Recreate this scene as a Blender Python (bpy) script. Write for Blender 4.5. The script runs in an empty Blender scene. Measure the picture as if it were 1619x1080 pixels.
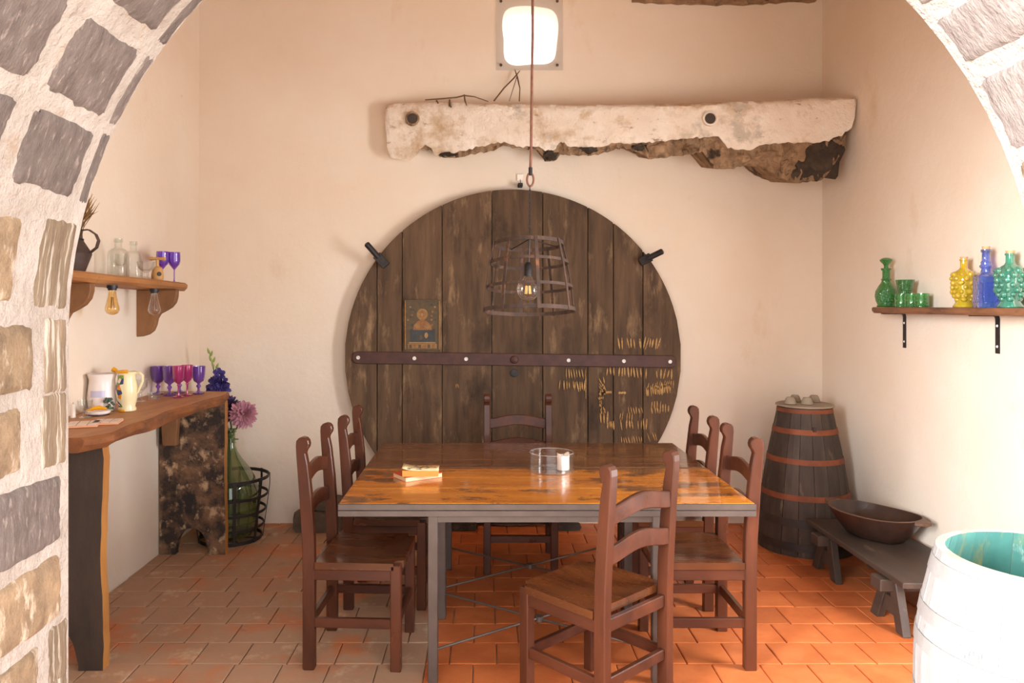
import bpy, bmesh, math, random
from mathutils import Vector, Matrix, Euler
from math import sin, cos, pi, sqrt, atan2, radians
random.seed(7)
SC = bpy.context.scene
COL = SC.collection
# ------------------------------------------------------------------ camera
F, VX, VY, EYE = 1200.0, 765.0, 482.0, 1.6      # focal length and vanishing point in pixels of the 1619x1080 frame
cam_d = bpy.data.cameras.new('camera')
cam_d.sensor_width = 36.0
cam_d.lens = F / 1619.0 * 36.0
cam_d.shift_x = (809.5 - VX) / 1619.0
cam_d.shift_y = -(540.0 - VY) / 1619.0
cam_d.clip_start = 0.05
cam = bpy.data.objects.new('camera', cam_d)
cam.location = (0, 0, EYE)
cam.rotation_euler = (pi / 2, 0, 0)
COL.objects.link(cam)
SC.camera = cam
# ------------------------------------------------------------------ sky, lights, exposure
W = bpy.data.worlds.new('sky')
SC.world = W
W.use_nodes = True
W.node_tree.nodes['Background'].inputs[0].default_value = (0.93, 0.965, 1.0, 1)
W.node_tree.nodes['Background'].inputs[1].default_value = 2.3

def area_light(name, loc, target, sx, sy, power, color):
    d = bpy.data.lights.new(name, 'AREA')
    d.shape = 'RECTANGLE'; d.size = sx; d.size_y = sy; d.energy = power; d.color = color
    o = bpy.data.objects.new(name, d)
    o.location = loc
    o.rotation_euler = (Vector(target) - Vector(loc)).to_track_quat('-Z', 'Y').to_euler()
    COL.objects.link(o)
    return o
# daylight of the open courtyard outside the arch, stronger from the left
area_light('courtyard_daylight', (-5.0, -2.0, 3.0), (2.3, 3.6, 1.5), 3.2, 3.0, 1150, (0.93, 0.96, 1.0))
# added fill lamp outside the invented right-wall opening, brightens left wall and back
area_light('added_side_fill', (2.80, 2.5, 1.5), (-1.9, 4.6, 1.6), 0.9, 1.5, 66, (0.95, 0.97, 1.0))
vs = SC.view_settings
SC.display_settings.display_device = 'sRGB'
vs.view_transform = 'Standard'; vs.look = 'None'; vs.exposure = 1.06; vs.gamma = 1.0
vs.use_curve_mapping = False
SC.cycles.max_bounces = 10
SC.cycles.diffuse_bounces = 5
SC.cycles.glossy_bounces = 4
SC.cycles.transmission_bounces = 6
SC.cycles.transparent_max_bounces = 16
SC.cycles.sample_clamp_indirect = 6.0
SC.cycles.caustics_reflective = False
SC.cycles.caustics_refractive = False
SC.cycles.use_denoising = True

# ------------------------------------------------------------------ geometry helpers
def P(px, py, Y):
    """point at depth Y that the camera sees at pixel (px, py)"""
    return Vector(((px - VX) * Y / F, Y, EYE + (VY - py) * Y / F))

class MB:
    """collects faces of ONE mesh object"""
    def __init__(s):
        s.v = []; s.f = []; s.m = []; s.mi = 0; s.sm = []; s.smooth = False
    def add(s, vs, fs, M=None):
        n = len(s.v)
        for p in vs:
            p = Vector(p)
            s.v.append(M @ p if M is not None else p)
        for f in fs:
            s.f.append([i + n for i in f]); s.m.append(s.mi); s.sm.append(s.smooth)
        return s
    def box(s, c, d, rot=None, taper=None):
        x, y, z = d[0] / 2, d[1] / 2, d[2] / 2
        tx, ty = taper if taper else (1, 1)
        vs = [(-x, -y, -z), (x, -y, -z), (x, y, -z), (-x, y, -z), (-x * tx, -y * ty, z), (x * tx, -y * ty, z), (x * tx, y * ty, z), (-x * tx, y * ty, z)]
        M = Matrix.Translation(Vector(c))
        if rot is not None: M = M @ Euler(rot).to_matrix().to_4x4()
        return s.add(vs, [(0, 3, 2, 1), (4, 5, 6, 7), (0, 1, 5, 4), (1, 2, 6, 5), (2, 3, 7, 6), (3, 0, 4, 7)], M)
    def prism(s, prof, a, b, axis='y', M=None):
        """profile (list of 2D points) extruded between a and b along an axis"""
        def mk(p, t):
            return {'y': (p[0], t, p[1]), 'x': (t, p[0], p[1]), 'z': (p[0], p[1], t)}[axis]
        n = len(prof)
        vs = [mk(p, a) for p in prof] + [mk(p, b) for p in prof]
        fs = [tuple(range(n)), tuple(range(2 * n - 1, n - 1, -1))]
        for i in range(n):
            j = (i + 1) % n
            fs.append((i, i + n, j + n, j))
        return s.add(vs, fs, M)
    def tube(s, pts, r, n=8, closed=False, flat=None, caps=True):
        """tube along points; r number or list; flat=(width, thick, upvec) gives a strip"""
        pts = [Vector(p) for p in pts]
        N = len(pts)
        rs = r if isinstance(r, (list, tuple)) else [r] * N
        base = len(s.v); prev = None
        for i, p in enumerate(pts):
            if closed: t = pts[(i + 1) % N] - pts[i - 1]
            else: t = pts[min(i + 1, N - 1)] - pts[max(i - 1, 0)]
            t.normalize()
            if prev is None:
                u = Vector((0, 0, 1)) if abs(t.z) < 0.9 else Vector((1, 0, 0))
                a = t.cross(u).normalized()
            else:
                a = (prev - t * prev.dot(t))
                a = a.normalized() if a.length > 1e-6 else t.orthogonal().normalized()
            prev = a
            b = t.cross(a)
            for k in range(n):
                th = 2 * pi * k / n
                s.v.append(p + (a * cos(th) + b * sin(th)) * rs[i])
        M_ = N if closed else N - 1
        for i in range(M_):
            i2 = (i + 1) % N
            for k in range(n):
                k2 = (k + 1) % n
                s.f.append([base + i * n + k, base + i * n + k2, base + i2 * n + k2, base + i2 * n + k])
                s.m.append(s.mi); s.sm.append(True)
        if caps and not closed:
            s.f.append([base + k for k in range(n - 1, -1, -1)]); s.m.append(s.mi); s.sm.append(False)
            s.f.append([base + (N - 1) * n + k for k in range(n)]); s.m.append(s.mi); s.sm.append(False)
        return s
    def strip(s, pts, nrm, w, t, closed=False):
        """flat bar along pts; nrm list/func of outward normals; w = width across, t = thickness"""
        pts = [Vector(p) for p in pts]; N = len(pts); base = len(s.v)
        for i, p in enumerate(pts):
            if closed: tg = pts[(i + 1) % N] - pts[i - 1]
            else: tg = pts[min(i + 1, N - 1)] - pts[max(i - 1, 0)]
            tg.normalize()
            n_ = Vector(nrm[i]).normalized()
            b = tg.cross(n_).normalized()
            for (cw, ct) in ((-1, -1), (1, -1), (1, 1), (-1, 1)):
                s.v.append(p + b * cw * w / 2 + n_ * ct * t / 2)
        for i in range(N if closed else N - 1):
            i2 = (i + 1) % N
            for k in range(4):
                k2 = (k + 1) % 4
                s.f.append([base + i * 4 + k, base + i * 4 + k2, base + i2 * 4 + k2, base + i2 * 4 + k]); s.m.append(s.mi); s.sm.append(False)
        if not closed:
            s.f.append([base + k for k in (3, 2, 1, 0)]); s.m.append(s.mi); s.sm.append(False)
            s.f.append([base + (N - 1) * 4 + k for k in range(4)]); s.m.append(s.mi); s.sm.append(False)
        return s
    def lathe(s, prof, n=28, c=(0, 0, 0), M=None, ang=(0, 2 * pi)):
        """profile of (r, z) spun about z"""
        c = Vector(c); base = len(s.v); full = abs(ang[1] - ang[0] - 2 * pi) < 1e-6
        rings = []
        for (r, z) in prof:
            if r < 1e-5:
                p = Vector((0, 0, z)) + c
                s.v.append(M @ p if M is not None else p); rings.append([len(s.v) - 1])
            else:
                row = []
                for k in range(n if full else n + 1):
                    th = ang[0] + (ang[1] - ang[0]) * k / n
                    p = Vector((r * cos(th), r * sin(th), z)) + c
                    s.v.append(M @ p if M is not None else p); row.append(len(s.v) - 1)
                rings.append(row)
        for a, b in zip(rings, rings[1:]):
            L = max(len(a), len(b))
            for k in range(n):
                k2 = (k + 1) % L if full else k + 1
                if len(a) == 1 and len(b) == 1: continue
                if len(a) == 1: q = [a[0], b[k2], b[k]]
                elif len(b) == 1: q = [a[k], a[k2], b[0]]
                else: q = [a[k], a[k2], b[k2], b[k]]
                s.f.append(q); s.m.append(s.mi); s.sm.append(True)
        return s
    def ball(s, c, r, n=8, sc=(1, 1, 1)):
        prof = [(0, -1)] + [(cos(-pi / 2 + pi * i / (n // 2)), sin(-pi / 2 + pi * i / (n // 2))) for i in range(1, n // 2)] + [(0, 1)]
        M = Matrix.Translation(Vector(c)) @ Matrix.Diagonal((r * sc[0], r * sc[1], r * sc[2], 1))
        return s.lathe(prof, n, M=M)
    def mesh(s, name, mats, bevel=0, sharp=35):
        me = bpy.data.meshes.new(name)
        me.from_pydata([tuple(p) for p in s.v], [], s.f)
        for m in (mats if isinstance(mats, (list, tuple)) else [mats]): me.materials.append(m)
        for i, p in enumerate(me.polygons):
            p.material_index = s.m[i]; p.use_smooth = s.sm[i]
        bm = bmesh.new(); bm.from_mesh(me)
        bmesh.ops.recalc_face_normals(bm, faces=bm.faces)
        if bevel:
            es = [e for e in bm.edges if len(e.link_faces) == 2 and e.calc_face_angle(0) > radians(40)]
            bmesh.ops.bevel(bm, geom=es, offset=bevel, segments=1, affect='EDGES', clamp_overlap=True)
        bm.to_mesh(me); bm.free()
        if any(s.sm): me.set_sharp_from_angle(angle=radians(sharp))
        return me
    def build(s, name, mats, parent=None, bevel=0, label=None, kind=None, sharp=35, loc=None, rot=None):
        o = bpy.data.objects.new(name, s.mesh(name, mats, bevel, sharp))
        COL.objects.link(o)
        if parent is not None: o.parent = parent
        if label: o['label'] = label
        if kind: o['kind'] = kind
        if loc is not None: o.location = loc
        if rot is not None: o.rotation_euler = rot
        return o

def thing(name, label, cat, loc=(0, 0, 0), rotz=0, group=None):
    o = bpy.data.objects.new(name, None)
    o.empty_display_size = 0.05
    COL.objects.link(o)
    o.location = loc; o.rotation_euler = (0, 0, rotz)
    return tag(o, label, cat, group)
def tag(o, label, cat, group=None):
    o['label'] = label; o['category'] = cat
    if group: o['group'] = group
    return o
def dup(src, label, loc, rotz=0, group=None):
    r = src.copy(); COL.objects.link(r)
    r.location = loc; r.rotation_euler = (0, 0, rotz); r['label'] = label
    if group: r['group'] = group
    for ch in list(src.children):
        c = ch.copy(); COL.objects.link(c); c.parent = r
        for g in list(ch.children):
            d = g.copy(); COL.objects.link(d); d.parent = c
    return r

# ------------------------------------------------------------------ materials
def S(r, g, b):
    f = lambda c: (c / 255 / 12.92) if c / 255 <= 0.04045 else ((c / 255 + 0.055) / 1.055) ** 2.4
    return (f(r), f(g), f(b), 1)
class NT:
    def __init__(s, name):
        s.m = bpy.data.materials.new(name); s.m.use_nodes = True
        s.t = s.m.node_tree; s.n = s.t.nodes; s.b = s.n['Principled BSDF']; s.out = s.n['Material Output']
    def new(s, t, **k):
        n = s.n.new(t)
        for a, b in k.items(): setattr(n, a, b)
        return n
    def link(s, a, b): s.t.links.new(a, b)
    def coord(s, world=False, stretch=(1, 1, 1), rand=True):
        if world:
            src = s.new('ShaderNodeNewGeometry').outputs['Position']
        else:
            src = s.new('ShaderNodeTexCoord').outputs['Object']
            if rand:
                oi = s.new('ShaderNodeObjectInfo')
                mul = s.new('ShaderNodeMath', operation='MULTIPLY'); mul.inputs[1].default_value = 17.3
                s.link(oi.outputs['Random'], mul.inputs[0])
                ad = s.new('ShaderNodeVectorMath', operation='ADD')
                s.link(src, ad.inputs[0]); s.link(mul.outputs[0], ad.inputs[1]); src = ad.outputs[0]
        mp = s.new('ShaderNodeMapping'); mp.inputs['Scale'].default_value = stretch
        s.link(src, mp.inputs['Vector'])
        return mp.outputs[0]
    def noise(s, vec, scale, detail=5, rough=0.6, dist=0):
        n = s.new('ShaderNodeTexNoise'); n.inputs['Scale'].default_value = scale; n.inputs['Detail'].default_value = detail
        n.inputs['Roughness'].default_value = rough; n.inputs['Distortion'].default_value = dist
        s.link(vec, n.inputs['Vector']); return n.outputs[0]
    def ramp(s, fac, a, b):
        r = s.new('ShaderNodeMapRange'); r.inputs[1].default_value = a; r.inputs[2].default_value = b
        s.link(fac, r.inputs[0]); return r.outputs[0]
    def mix(s, fac, a, b):
        m = s.new('ShaderNodeMix', data_type='RGBA')
        if isinstance(fac, (int, float)): m.inputs[0].default_value = fac
        else: s.link(fac, m.inputs[0])
        for i, c in ((6, a), (7, b)):
            if isinstance(c, tuple): m.inputs[i].default_value = c
            else: s.link(c, m.inputs[i])
        return m.outputs[2]
    def math(s, op, a, b=0.0):
        m = s.new('ShaderNodeMath', operation=op)
        for i, c in ((0, a), (1, b)):
            if isinstance(c, (int, float)): m.inputs[i].default_value = c
            else: s.link(c, m.inputs[i])
        return m.outputs[0]
    def bump(s, h, strength, dist=0.01):
        b = s.new('ShaderNodeBump'); b.inputs['Strength'].default_value = strength; b.inputs['Distance'].default_value = dist
        s.link(h, b.inputs['Height']); s.link(b.outputs[0], s.b.inputs['Normal'])

def pbr(name, c1, c2=None, scale=6, stretch=(1, 1, 1), rough=0.6, metal=0, bump=0, bscale=None, bstretch=None, bdist=0.01, spots=(), world=False, vary=0, spec=0.5, coat=0, detail=6, rlo=None, lo=0.3, hi=0.7):
    """noise-mixed two-colour surface; spots = [(colour, scale, lo, hi, stretch)] layered stains"""
    t = NT(name)
    t.b.inputs['Roughness'].default_value = rough; t.b.inputs['Metallic'].default_value = metal
    t.b.inputs['Specular IOR Level'].default_value = spec
    if coat:
        t.b.inputs['Coat Weight'].default_value = coat; t.b.inputs['Coat Roughness'].default_value = 0.08
    col = c1
    v = t.coord(world, stretch)
    if c2 is not None:
        col = t.mix(t.ramp(t.noise(v, scale, detail), lo, hi), c1, c2)
    for (sc_, s_, lo_, hi_, st_) in spots:
        vv = t.coord(world, st_)
        col = t.mix(t.ramp(t.noise(vv, s_, 6, 0.65), lo_, hi_), col, sc_)
    if vary and not isinstance(col, tuple):
        oi = t.new('ShaderNodeObjectInfo')
        h = t.new('ShaderNodeHueSaturation')
        t.link(t.ramp(oi.outputs['Random'], 0, 1), h.inputs['Value'])
        mr = h.inputs['Value'].links[0].from_node
        mr.inputs[3].default_value = 1 - vary; mr.inputs[4].default_value = 1 + vary
        t.link(col, h.inputs['Color']); col = h.outputs[0]
    if isinstance(col, tuple): t.b.inputs['Base Color'].default_value = col
    else: t.link(col, t.b.inputs['Base Color'])
    if rlo is not None:
        r = t.ramp(t.noise(t.coord(world, stretch), scale * 1.3, 4), 0.3, 0.7)
        mr = r.node; mr.inputs[3].default_value = rlo; mr.inputs[4].default_value = rough
        t.link(r, t.b.inputs['Roughness'])
    if bump:
        vb = t.coord(world, bstretch or stretch)
        t.bump(t.noise(vb, bscale or scale * 3, 6, 0.65), bump, bdist)
    return t.m

def glass(name, col, body=0.0, rough=0.02, gloss=1.0, bump=0, bscale=60, lo=0.17, hi=0.85):
    """thin-walled coloured glass: tinted transparency, some scattered colour, fresnel reflection"""
    t = NT(name)
    tr = t.new('ShaderNodeBsdfTransparent'); tr.inputs[0].default_value = col
    df = t.new('ShaderNodeBsdfTranslucent'); df.inputs[0].default_value = col
    d2 = t.new('ShaderNodeBsdfDiffuse'); d2.inputs[0].default_value = col
    m0 = t.new('ShaderNodeMixShader'); m0.inputs[0].default_value = 0.5
    t.link(df.outputs[0], m0.inputs[1]); t.link(d2.outputs[0], m0.inputs[2])
    m1 = t.new('ShaderNodeMixShader'); m1.inputs[0].default_value = body
    t.link(tr.outputs[0], m1.inputs[1]); t.link(m0.outputs[0], m1.inputs[2])
    gl = t.new('ShaderNodeBsdfGlossy'); gl.inputs['Roughness'].default_value = rough
    lw = t.new('ShaderNodeLayerWeight'); lw.inputs[0].default_value = 0.35
    mr = t.ramp(lw.outputs['Facing'], 0.0, 1.0); mr.node.inputs[3].default_value = lo * gloss; mr.node.inputs[4].default_value = hi * gloss
    pw = t.math('POWER', mr, 1.6)
    m2 = t.new('ShaderNodeMixShader'); t.link(pw, m2.inputs[0])
    t.link(m1.outputs[0], m2.inputs[1]); t.link(gl.outputs[0], m2.inputs[2])
    if bump:
        b = t.new('ShaderNodeBump'); b.inputs['Strength'].default_value = bump; b.inputs['Distance'].default_value = 0.004
        vo = t.new('ShaderNodeTexVoronoi'); vo.inputs['Scale'].default_value = bscale
        t.link(t.coord(False, (1, 1, 1), False), vo.inputs['Vector'])
        t.link(vo.outputs['Distance'], b.inputs['Height'])
        for nn in (gl, df, d2): t.link(b.outputs[0], nn.inputs['Normal'])
    t.link(m2.outputs[0], t.out.inputs[0])
    return t.m

PL = S(233, 213, 190)
m_wall = pbr('wall_plaster', S(235, 221, 204), S(229, 210, 188), 1.3, rough=0.9, world=True, bump=0.25, bscale=9, bdist=0.02, spec=0.2,
             spots=[(S(214, 186, 150), 2.2, 0.62, 0.85, (1, 1, 0.6)), (S(196, 160, 118), 5.0, 0.70, 0.86, (1, 1, 1))])
m_limewash = pbr('limewash_mortar', S(182, 170, 160), S(160, 146, 134), 7, rough=0.95, world=True, bump=1.0, bscale=16, bdist=0.03, spec=0.1,
             spots=[(S(160, 136, 114), 9, 0.60, 0.76, (1, 1, 1))])
m_stone_dark = pbr('basalt_stone', S(128, 114, 107), S(102, 89, 83), 16, rough=0.95, bump=0.8, bscale=34, bdist=0.02, stretch=(1, 2.4, 1), vary=0.16, spec=0.15,
             spots=[(S(158, 142, 132), 30, 0.56, 0.70, (1, 2.5, 0.8))])
m_stone_flare = pbr('flare_paled_stone', S(158, 145, 138), S(126, 113, 106), 14, rough=0.95, bump=0.8, bscale=34, bdist=0.02, stretch=(1, 2.4, 1), spec=0.15, spots=[(S(122, 106, 98), 26, 0.60, 0.72, (1, 2.5, 0.8))])  # right-hand arch stones: washed-out flare put into the colour
m_stone_tan = pbr('tan_stone', S(156, 130, 102), S(112, 92, 74), 12, rough=0.95, bump=0.8, bscale=30, bdist=0.02, vary=0.14, spec=0.15,
             spots=[(S(196, 178, 156), 16, 0.56, 0.70, (1, 1.2, 0.5))])
m_stone_edge = pbr('limewashed_edge_stone', S(154, 132, 108), S(120, 100, 82), 8, rough=0.95, bump=0.8, bscale=34, bdist=0.02, vary=0.1, spec=0.15, stretch=(1, 3.5, 0.6),
             spots=[(S(192, 178, 162), 14, 0.53, 0.60, (1, 4.0, 0.25))])
m_ceiling = pbr('ceiling_board', S(226, 190, 156), S(206, 168, 132), 4, stretch=(0.3, 3, 1), rough=0.85, world=True)
m_paving = pbr('pale_bounce_paving', S(214, 204, 188), S(196, 184, 166), 3, rough=0.9, world=True)
m_ledge = pbr('beam_plaster', S(242, 230, 216), S(228, 210, 190), 5, rough=0.92, world=True, bump=0.7, bscale=16, bdist=0.03, spec=0.2,
             spots=[(S(190, 160, 122), 4, 0.52, 0.70, (1, 1, 1.3)), (S(198, 186, 170), 2.6, 0.60, 0.66, (1, 1, 1)), (S(150, 118, 84), 12, 0.62, 0.72, (0.6, 1, 1.2)), (S(122, 96, 72), 30, 0.66, 0.74, (1, 1, 1))])
m_rubble = pbr('exposed_rubble', S(194, 160, 126), S(142, 112, 86), 14, rough=0.95, world=True, bump=1.0, bscale=26, bdist=0.04, spec=0.15,
             spots=[(S(84, 70, 60), 8, 0.55, 0.65, (1, 1, 1))])
m_darkrock = pbr('dark_rock', S(92, 78, 66), S(60, 52, 46), 12, rough=0.95, bump=1.0, bscale=22, bdist=0.03, spec=0.2)
m_socket = pbr('socket_hole', S(52, 44, 38), S(78, 66, 56), 20, rough=0.9)
m_twig = pbr('dry_twig', S(112, 84, 52), S(84, 62, 40), 20, rough=0.9)
m_headplank = pbr('vat_oak', S(106, 82, 61), S(70, 54, 41), 7, stretch=(2.2, 1, 0.28), rough=0.8, bump=0.5, bscale=30, bstretch=(2, 1, 0.08), bdist=0.006, vary=0.14, spec=0.25,
             spots=[(S(146, 118, 88), 9, 0.56, 0.74, (1.4, 1, 0.35)), (S(52, 40, 32), 2.6, 0.54, 0.72, (1.2, 1, 0.6))])
m_iron_red = pbr('painted_iron', S(84, 52, 42), S(66, 40, 34), 12, rough=0.6, bump=0.2, spec=0.4)
m_iron = pbr('black_iron', S(62, 56, 54), S(42, 38, 38), 16, rough=0.55, metal=0.5, bump=0.2)
m_steel_white = pbr('zinc_bolt', S(226, 220, 210), None, rough=0.4)
m_chalk = pbr('tally_paint', S(196, 156, 96), S(160, 120, 72), 40, rough=0.9, spots=[(S(100, 74, 50), 60, 0.55, 0.7, (1, 1, 1))])
m_rust = pbr('rusty_strap', S(88, 64, 51), S(56, 45, 40), 18, rough=0.75, metal=0.2, bump=0.4, bscale=60, bdist=0.004, spots=[(S(134, 86, 56), 14, 0.58, 0.72, (1, 1, 1))])
m_rod = pbr('rusty_rod', S(150, 100, 78), S(112, 76, 62), 30, rough=0.7, metal=0.2)
m_chair = pbr('stained_chair_wood', S(94, 50, 31), S(63, 33, 21), 9, stretch=(1, 1, 0.25), rough=0.42, bump=0.08, bscale=40, spec=0.35, rlo=0.26)
m_chair_h = pbr('stained_chair_rail_wood', S(92, 49, 31), S(61, 32, 21), 9, stretch=(0.25, 1, 1), rough=0.42, bump=0.08, bscale=40, spec=0.35, rlo=0.26)
m_seat = pbr('chair_seat_wood', S(108, 60, 30), S(70, 38, 21), 8, stretch=(0.25, 1.4, 1), rough=0.32, spec=0.5, rlo=0.2)
m_steel = pbr('brushed_steel', S(98, 84, 76), S(82, 69, 62), 10, rough=0.45, metal=0.35, bump=0.05)
m_cable = pbr('steel_cable', S(110, 100, 92), None, rough=0.5, metal=0.6)
m_amber = pbr('amber_tabletop', S(224, 142, 46), S(192, 108, 28), 5, stretch=(0.35, 2.6, 1), rough=0.3, coat=0.7, vary=0.1, rlo=0.2,
             spots=[(S(236, 160, 62), 4, 0.55, 0.75, (0.4, 2.5, 1)), (S(120, 76, 40), 3.6, 0.54, 0.61, (0.8, 1.5, 1)), (S(100, 54, 22), 9, 0.64, 0.76, (0.15, 3.5, 1))])
m_walnut = pbr('dark_tabletop', S(136, 84, 44), S(98, 60, 34), 5, stretch=(0.3, 3.2, 1), rough=0.3, coat=0.7, vary=0.14, rlo=0.2,
             spots=[(S(58, 36, 24), 5, 0.56, 0.72, (0.2, 3, 1)), (S(150, 92, 44), 4, 0.62, 0.8, (0.3, 2.5, 1))])
m_cons = pbr('console_wood', S(196, 140, 88), S(162, 108, 66), 7, stretch=(2.2, 0.4, 2), rough=0.55, bump=0.2, bscale=30, bstretch=(2, 0.2, 2), spots=[(S(86, 56, 40), 5, 0.66, 0.76, (2, 0.8, 1.4))])
m_cons_edge = pbr('console_live_edge', S(150, 90, 46), S(104, 62, 36), 9, stretch=(1, 0.5, 1.6), rough=0.7, bump=0.5, bscale=30, spots=[(S(54, 40, 34), 5, 0.56, 0.64, (1, 0.7, 1.4))])
m_slabdark = pbr('burnt_slab_wood', S(70, 54, 44), S(50, 40, 34), 8, stretch=(1.5, 1, 0.5), rough=0.65, bump=0.4, bscale=24, spots=[(S(100, 76, 58), 9, 0.64, 0.76, (1, 1, 0.5))])
m_slabedge = pbr('raw_slab_edge', S(190, 132, 66), S(156, 102, 50), 9, stretch=(1, 1, 0.3), rough=0.7)
m_burl = pbr('burl_slab', S(124, 90, 64), S(52, 38, 31), 7, rough=0.75, bump=0.9, bscale=26, bdist=0.02, lo=0.42, hi=0.58,
             spots=[(S(190, 156, 120), 13, 0.54, 0.66, (1, 1, 0.8)), (S(38, 30, 26), 5, 0.55, 0.62, (1, 1, 0.7))])
m_shelfwood = pbr('left_shelf_wood', S(176, 120, 68), S(146, 94, 50), 8, stretch=(2, 0.35, 2), rough=0.6, bump=0.3, spots=[(S(92, 58, 36), 6, 0.62, 0.74, (1.5, 0.8, 1.5))])
m_bracketwood = pbr('bracket_wood', S(150, 104, 64), S(112, 74, 44), 6, stretch=(1, 1, 0.5), rough=0.7, bump=0.3)
m_rshelf = pbr('right_shelf_wood', S(142, 96, 64), S(104, 68, 46), 9, stretch=(2, 0.5, 2), rough=0.6, bump=0.3, spots=[(S(70, 50, 40), 6, 0.55, 0.68, (2, 0.7, 2)), (S(196, 156, 106), 8, 0.66, 0.75, (2, 0.6, 2))])
m_tub = pbr('tub_stave_wood', S(80, 64, 52), S(54, 43, 36), 8, stretch=(1.6, 1.6, 0.3), rough=0.75, vary=0.16, bump=0.35, bscale=30, bstretch=(2, 2, 0.2), spots=[(S(128, 106, 88), 8, 0.60, 0.76, (1.5, 1.5, 0.35))])
m_tubhoop = pbr('rusty_hoop', S(142, 78, 46), S(112, 58, 36), 10, rough=0.75, metal=0.1)
m_darkhoop = pbr('dark_hoop', S(66, 52, 44), S(48, 38, 34), 10, rough=0.6, metal=0.2)
m_lid = pbr('grey_lid', S(158, 144, 124), S(138, 122, 104), 6, rough=0.8)
m_bench = pbr('bench_wood', S(76, 59, 48), S(56, 44, 37), 7, stretch=(2, 0.4, 1), rough=0.55, bump=0.25, spots=[(S(112, 90, 72), 9, 0.62, 0.76, (1.5, 0.6, 1))])
m_bowl = pbr('trough_wood', S(64, 41, 31), S(44, 29, 23), 7, stretch=(2, 0.5, 2), rough=0.38, bump=0.2, rlo=0.28)
m_bowlrim = pbr('trough_rim_wood', S(108, 78, 58), S(84, 58, 44), 9, rough=0.5)
m_whitebarrel = pbr('whitewashed_stave', S(166, 163, 159), S(152, 147, 142), 8, stretch=(2, 2, 0.4), rough=0.85, bump=0.4, bscale=24, spots=[(S(140, 132, 126), 9, 0.60, 0.74, (1.4, 1.4, 2.2)), (S(140, 116, 96), 5, 0.70, 0.80, (1, 1, 3))])
m_faint = pbr('faint_stencil_grey', S(142, 136, 134), S(160, 155, 152), 60, rough=0.9)
m_whitehoop = pbr('whitewashed_hoop', S(156, 152, 147), S(140, 134, 129), 8, rough=0.8, bump=0.3)
m_teal = pbr('teal_paint', S(82, 136, 126), S(64, 116, 108), 6, rough=0.6, spots=[(S(150, 144, 88), 5, 0.54, 0.75, (2, 2, 0.5)), (S(206, 222, 212), 7, 0.62, 0.8, (2, 2, 0.6))], vary=0.12)
m_rimochre = pbr('barrel_rim', S(186, 166, 148), S(150, 110, 80), 3.5, rough=0.8)
m_pitcher = pbr('tinned_pitcher', S(96, 76, 68), S(66, 54, 50), 10, rough=0.5, metal=0.35, bump=0.2)
m_grass = pbr('dry_grass', S(150, 110, 62), S(104, 74, 42), 20, rough=0.9)
m_corkwood = pbr('corkscrew_wood', S(206, 160, 100), S(186, 138, 82), 8, stretch=(1, 1, 0.4), rough=0.55)
m_cork = pbr('cork', S(218, 178, 132), S(190, 146, 100), 60, rough=0.9)
m_black = pbr('black_plastic', S(40, 36, 40), None, rough=0.5)
m_ceramic = pbr('white_ceramic', S(240, 230, 224), S(232, 218, 210), 4, rough=0.25)
m_ceramic_blue = pbr('blue_glaze', S(198, 194, 220), None, rough=0.25)
m_cream = pbr('cream_ceramic', S(238, 226, 184), S(232, 216, 170), 4, rough=0.22)
m_yellow = pbr('yellow_glaze', S(240, 178, 30), S(226, 150, 20), 10, rough=0.22)
m_candle = pbr('candle_wax', S(250, 238, 224), None, rough=0.5)
m_grey_line = pbr('grey_ink', S(120, 110, 112), None, rough=0.6)
m_coaster = pbr('white_tile_coaster', S(238, 218, 200), S(228, 200, 178), 20, rough=0.4)
m_coaster_side = pbr('terracotta_coaster_side', S(232, 168, 128), None, rough=0.7)
m_red = pbr('red_cover', S(214, 70, 42), None, rough=0.5)
m_paper = pbr('page_paper', S(240, 212, 168), S(228, 196, 148), 60, stretch=(0.2, 0.2, 6), rough=0.8)
m_ochrepage = pbr('ochre_page_edge', S(228, 160, 78), S(210, 138, 60), 60, stretch=(0.2, 0.2, 6), rough=0.8)
m_ink = pbr('black_ink', S(48, 40, 38), None, rough=0.6)
m_coverart = pbr('pale_cover', S(236, 214, 166), None, rough=0.4)
m_leaf = pbr('stem_green', S(108, 128, 62), S(76, 98, 48), 12, rough=0.6)
m_bud = pbr('bud_green', S(160, 172, 84), S(120, 140, 62), 12, rough=0.6)
m_pinkpetal = pbr('pink_petal', S(200, 142, 152), S(160, 100, 118), 20, rough=0.7)
m_purplepetal = pbr('dark_purple_petal', S(84, 56, 104), S(58, 40, 78), 20, rough=0.7)
m_violet = pbr('violet_petal', S(78, 64, 138), S(52, 42, 96), 20, rough=0.7)
m_floorstone = pbr('grey_floor_stone', S(112, 96, 80), S(84, 70, 58), 9, rough=0.95, bump=0.7, bscale=24, bdist=0.02)
g_clear = glass('clear_glass', (0.965, 0.975, 0.965, 1), 0.02, lo=0.06, hi=0.95)
g_thin = glass('thin_clear_glass', (0.985, 0.985, 0.98, 1), 0.01, lo=0.10, hi=0.5)
g_rim = glass('glass_rim', (0.95, 0.93, 0.9, 1), 0.4)
g_rim2 = glass('glass_base', (0.96, 0.95, 0.93, 1), 0.16)
g_bottle = glass('bottle_clear_glass', (0.95, 0.97, 0.95, 1), 0.03, lo=0.06, hi=0.95)
g_amber = glass('amber_bulb_glass', (0.98, 0.80, 0.48, 1), 0.05)
g_bulb = glass('bulb_glass', (0.97, 0.95, 0.93, 1), 0.03, lo=0.10, hi=1.0)
g_purple = glass('purple_glass', S(184, 132, 226), 0.38)
g_purple_l = glass('light_purple_glass', S(196, 146, 244), 0.3)
g_magenta = glass('magenta_glass', S(236, 104, 190), 0.34)
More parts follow.
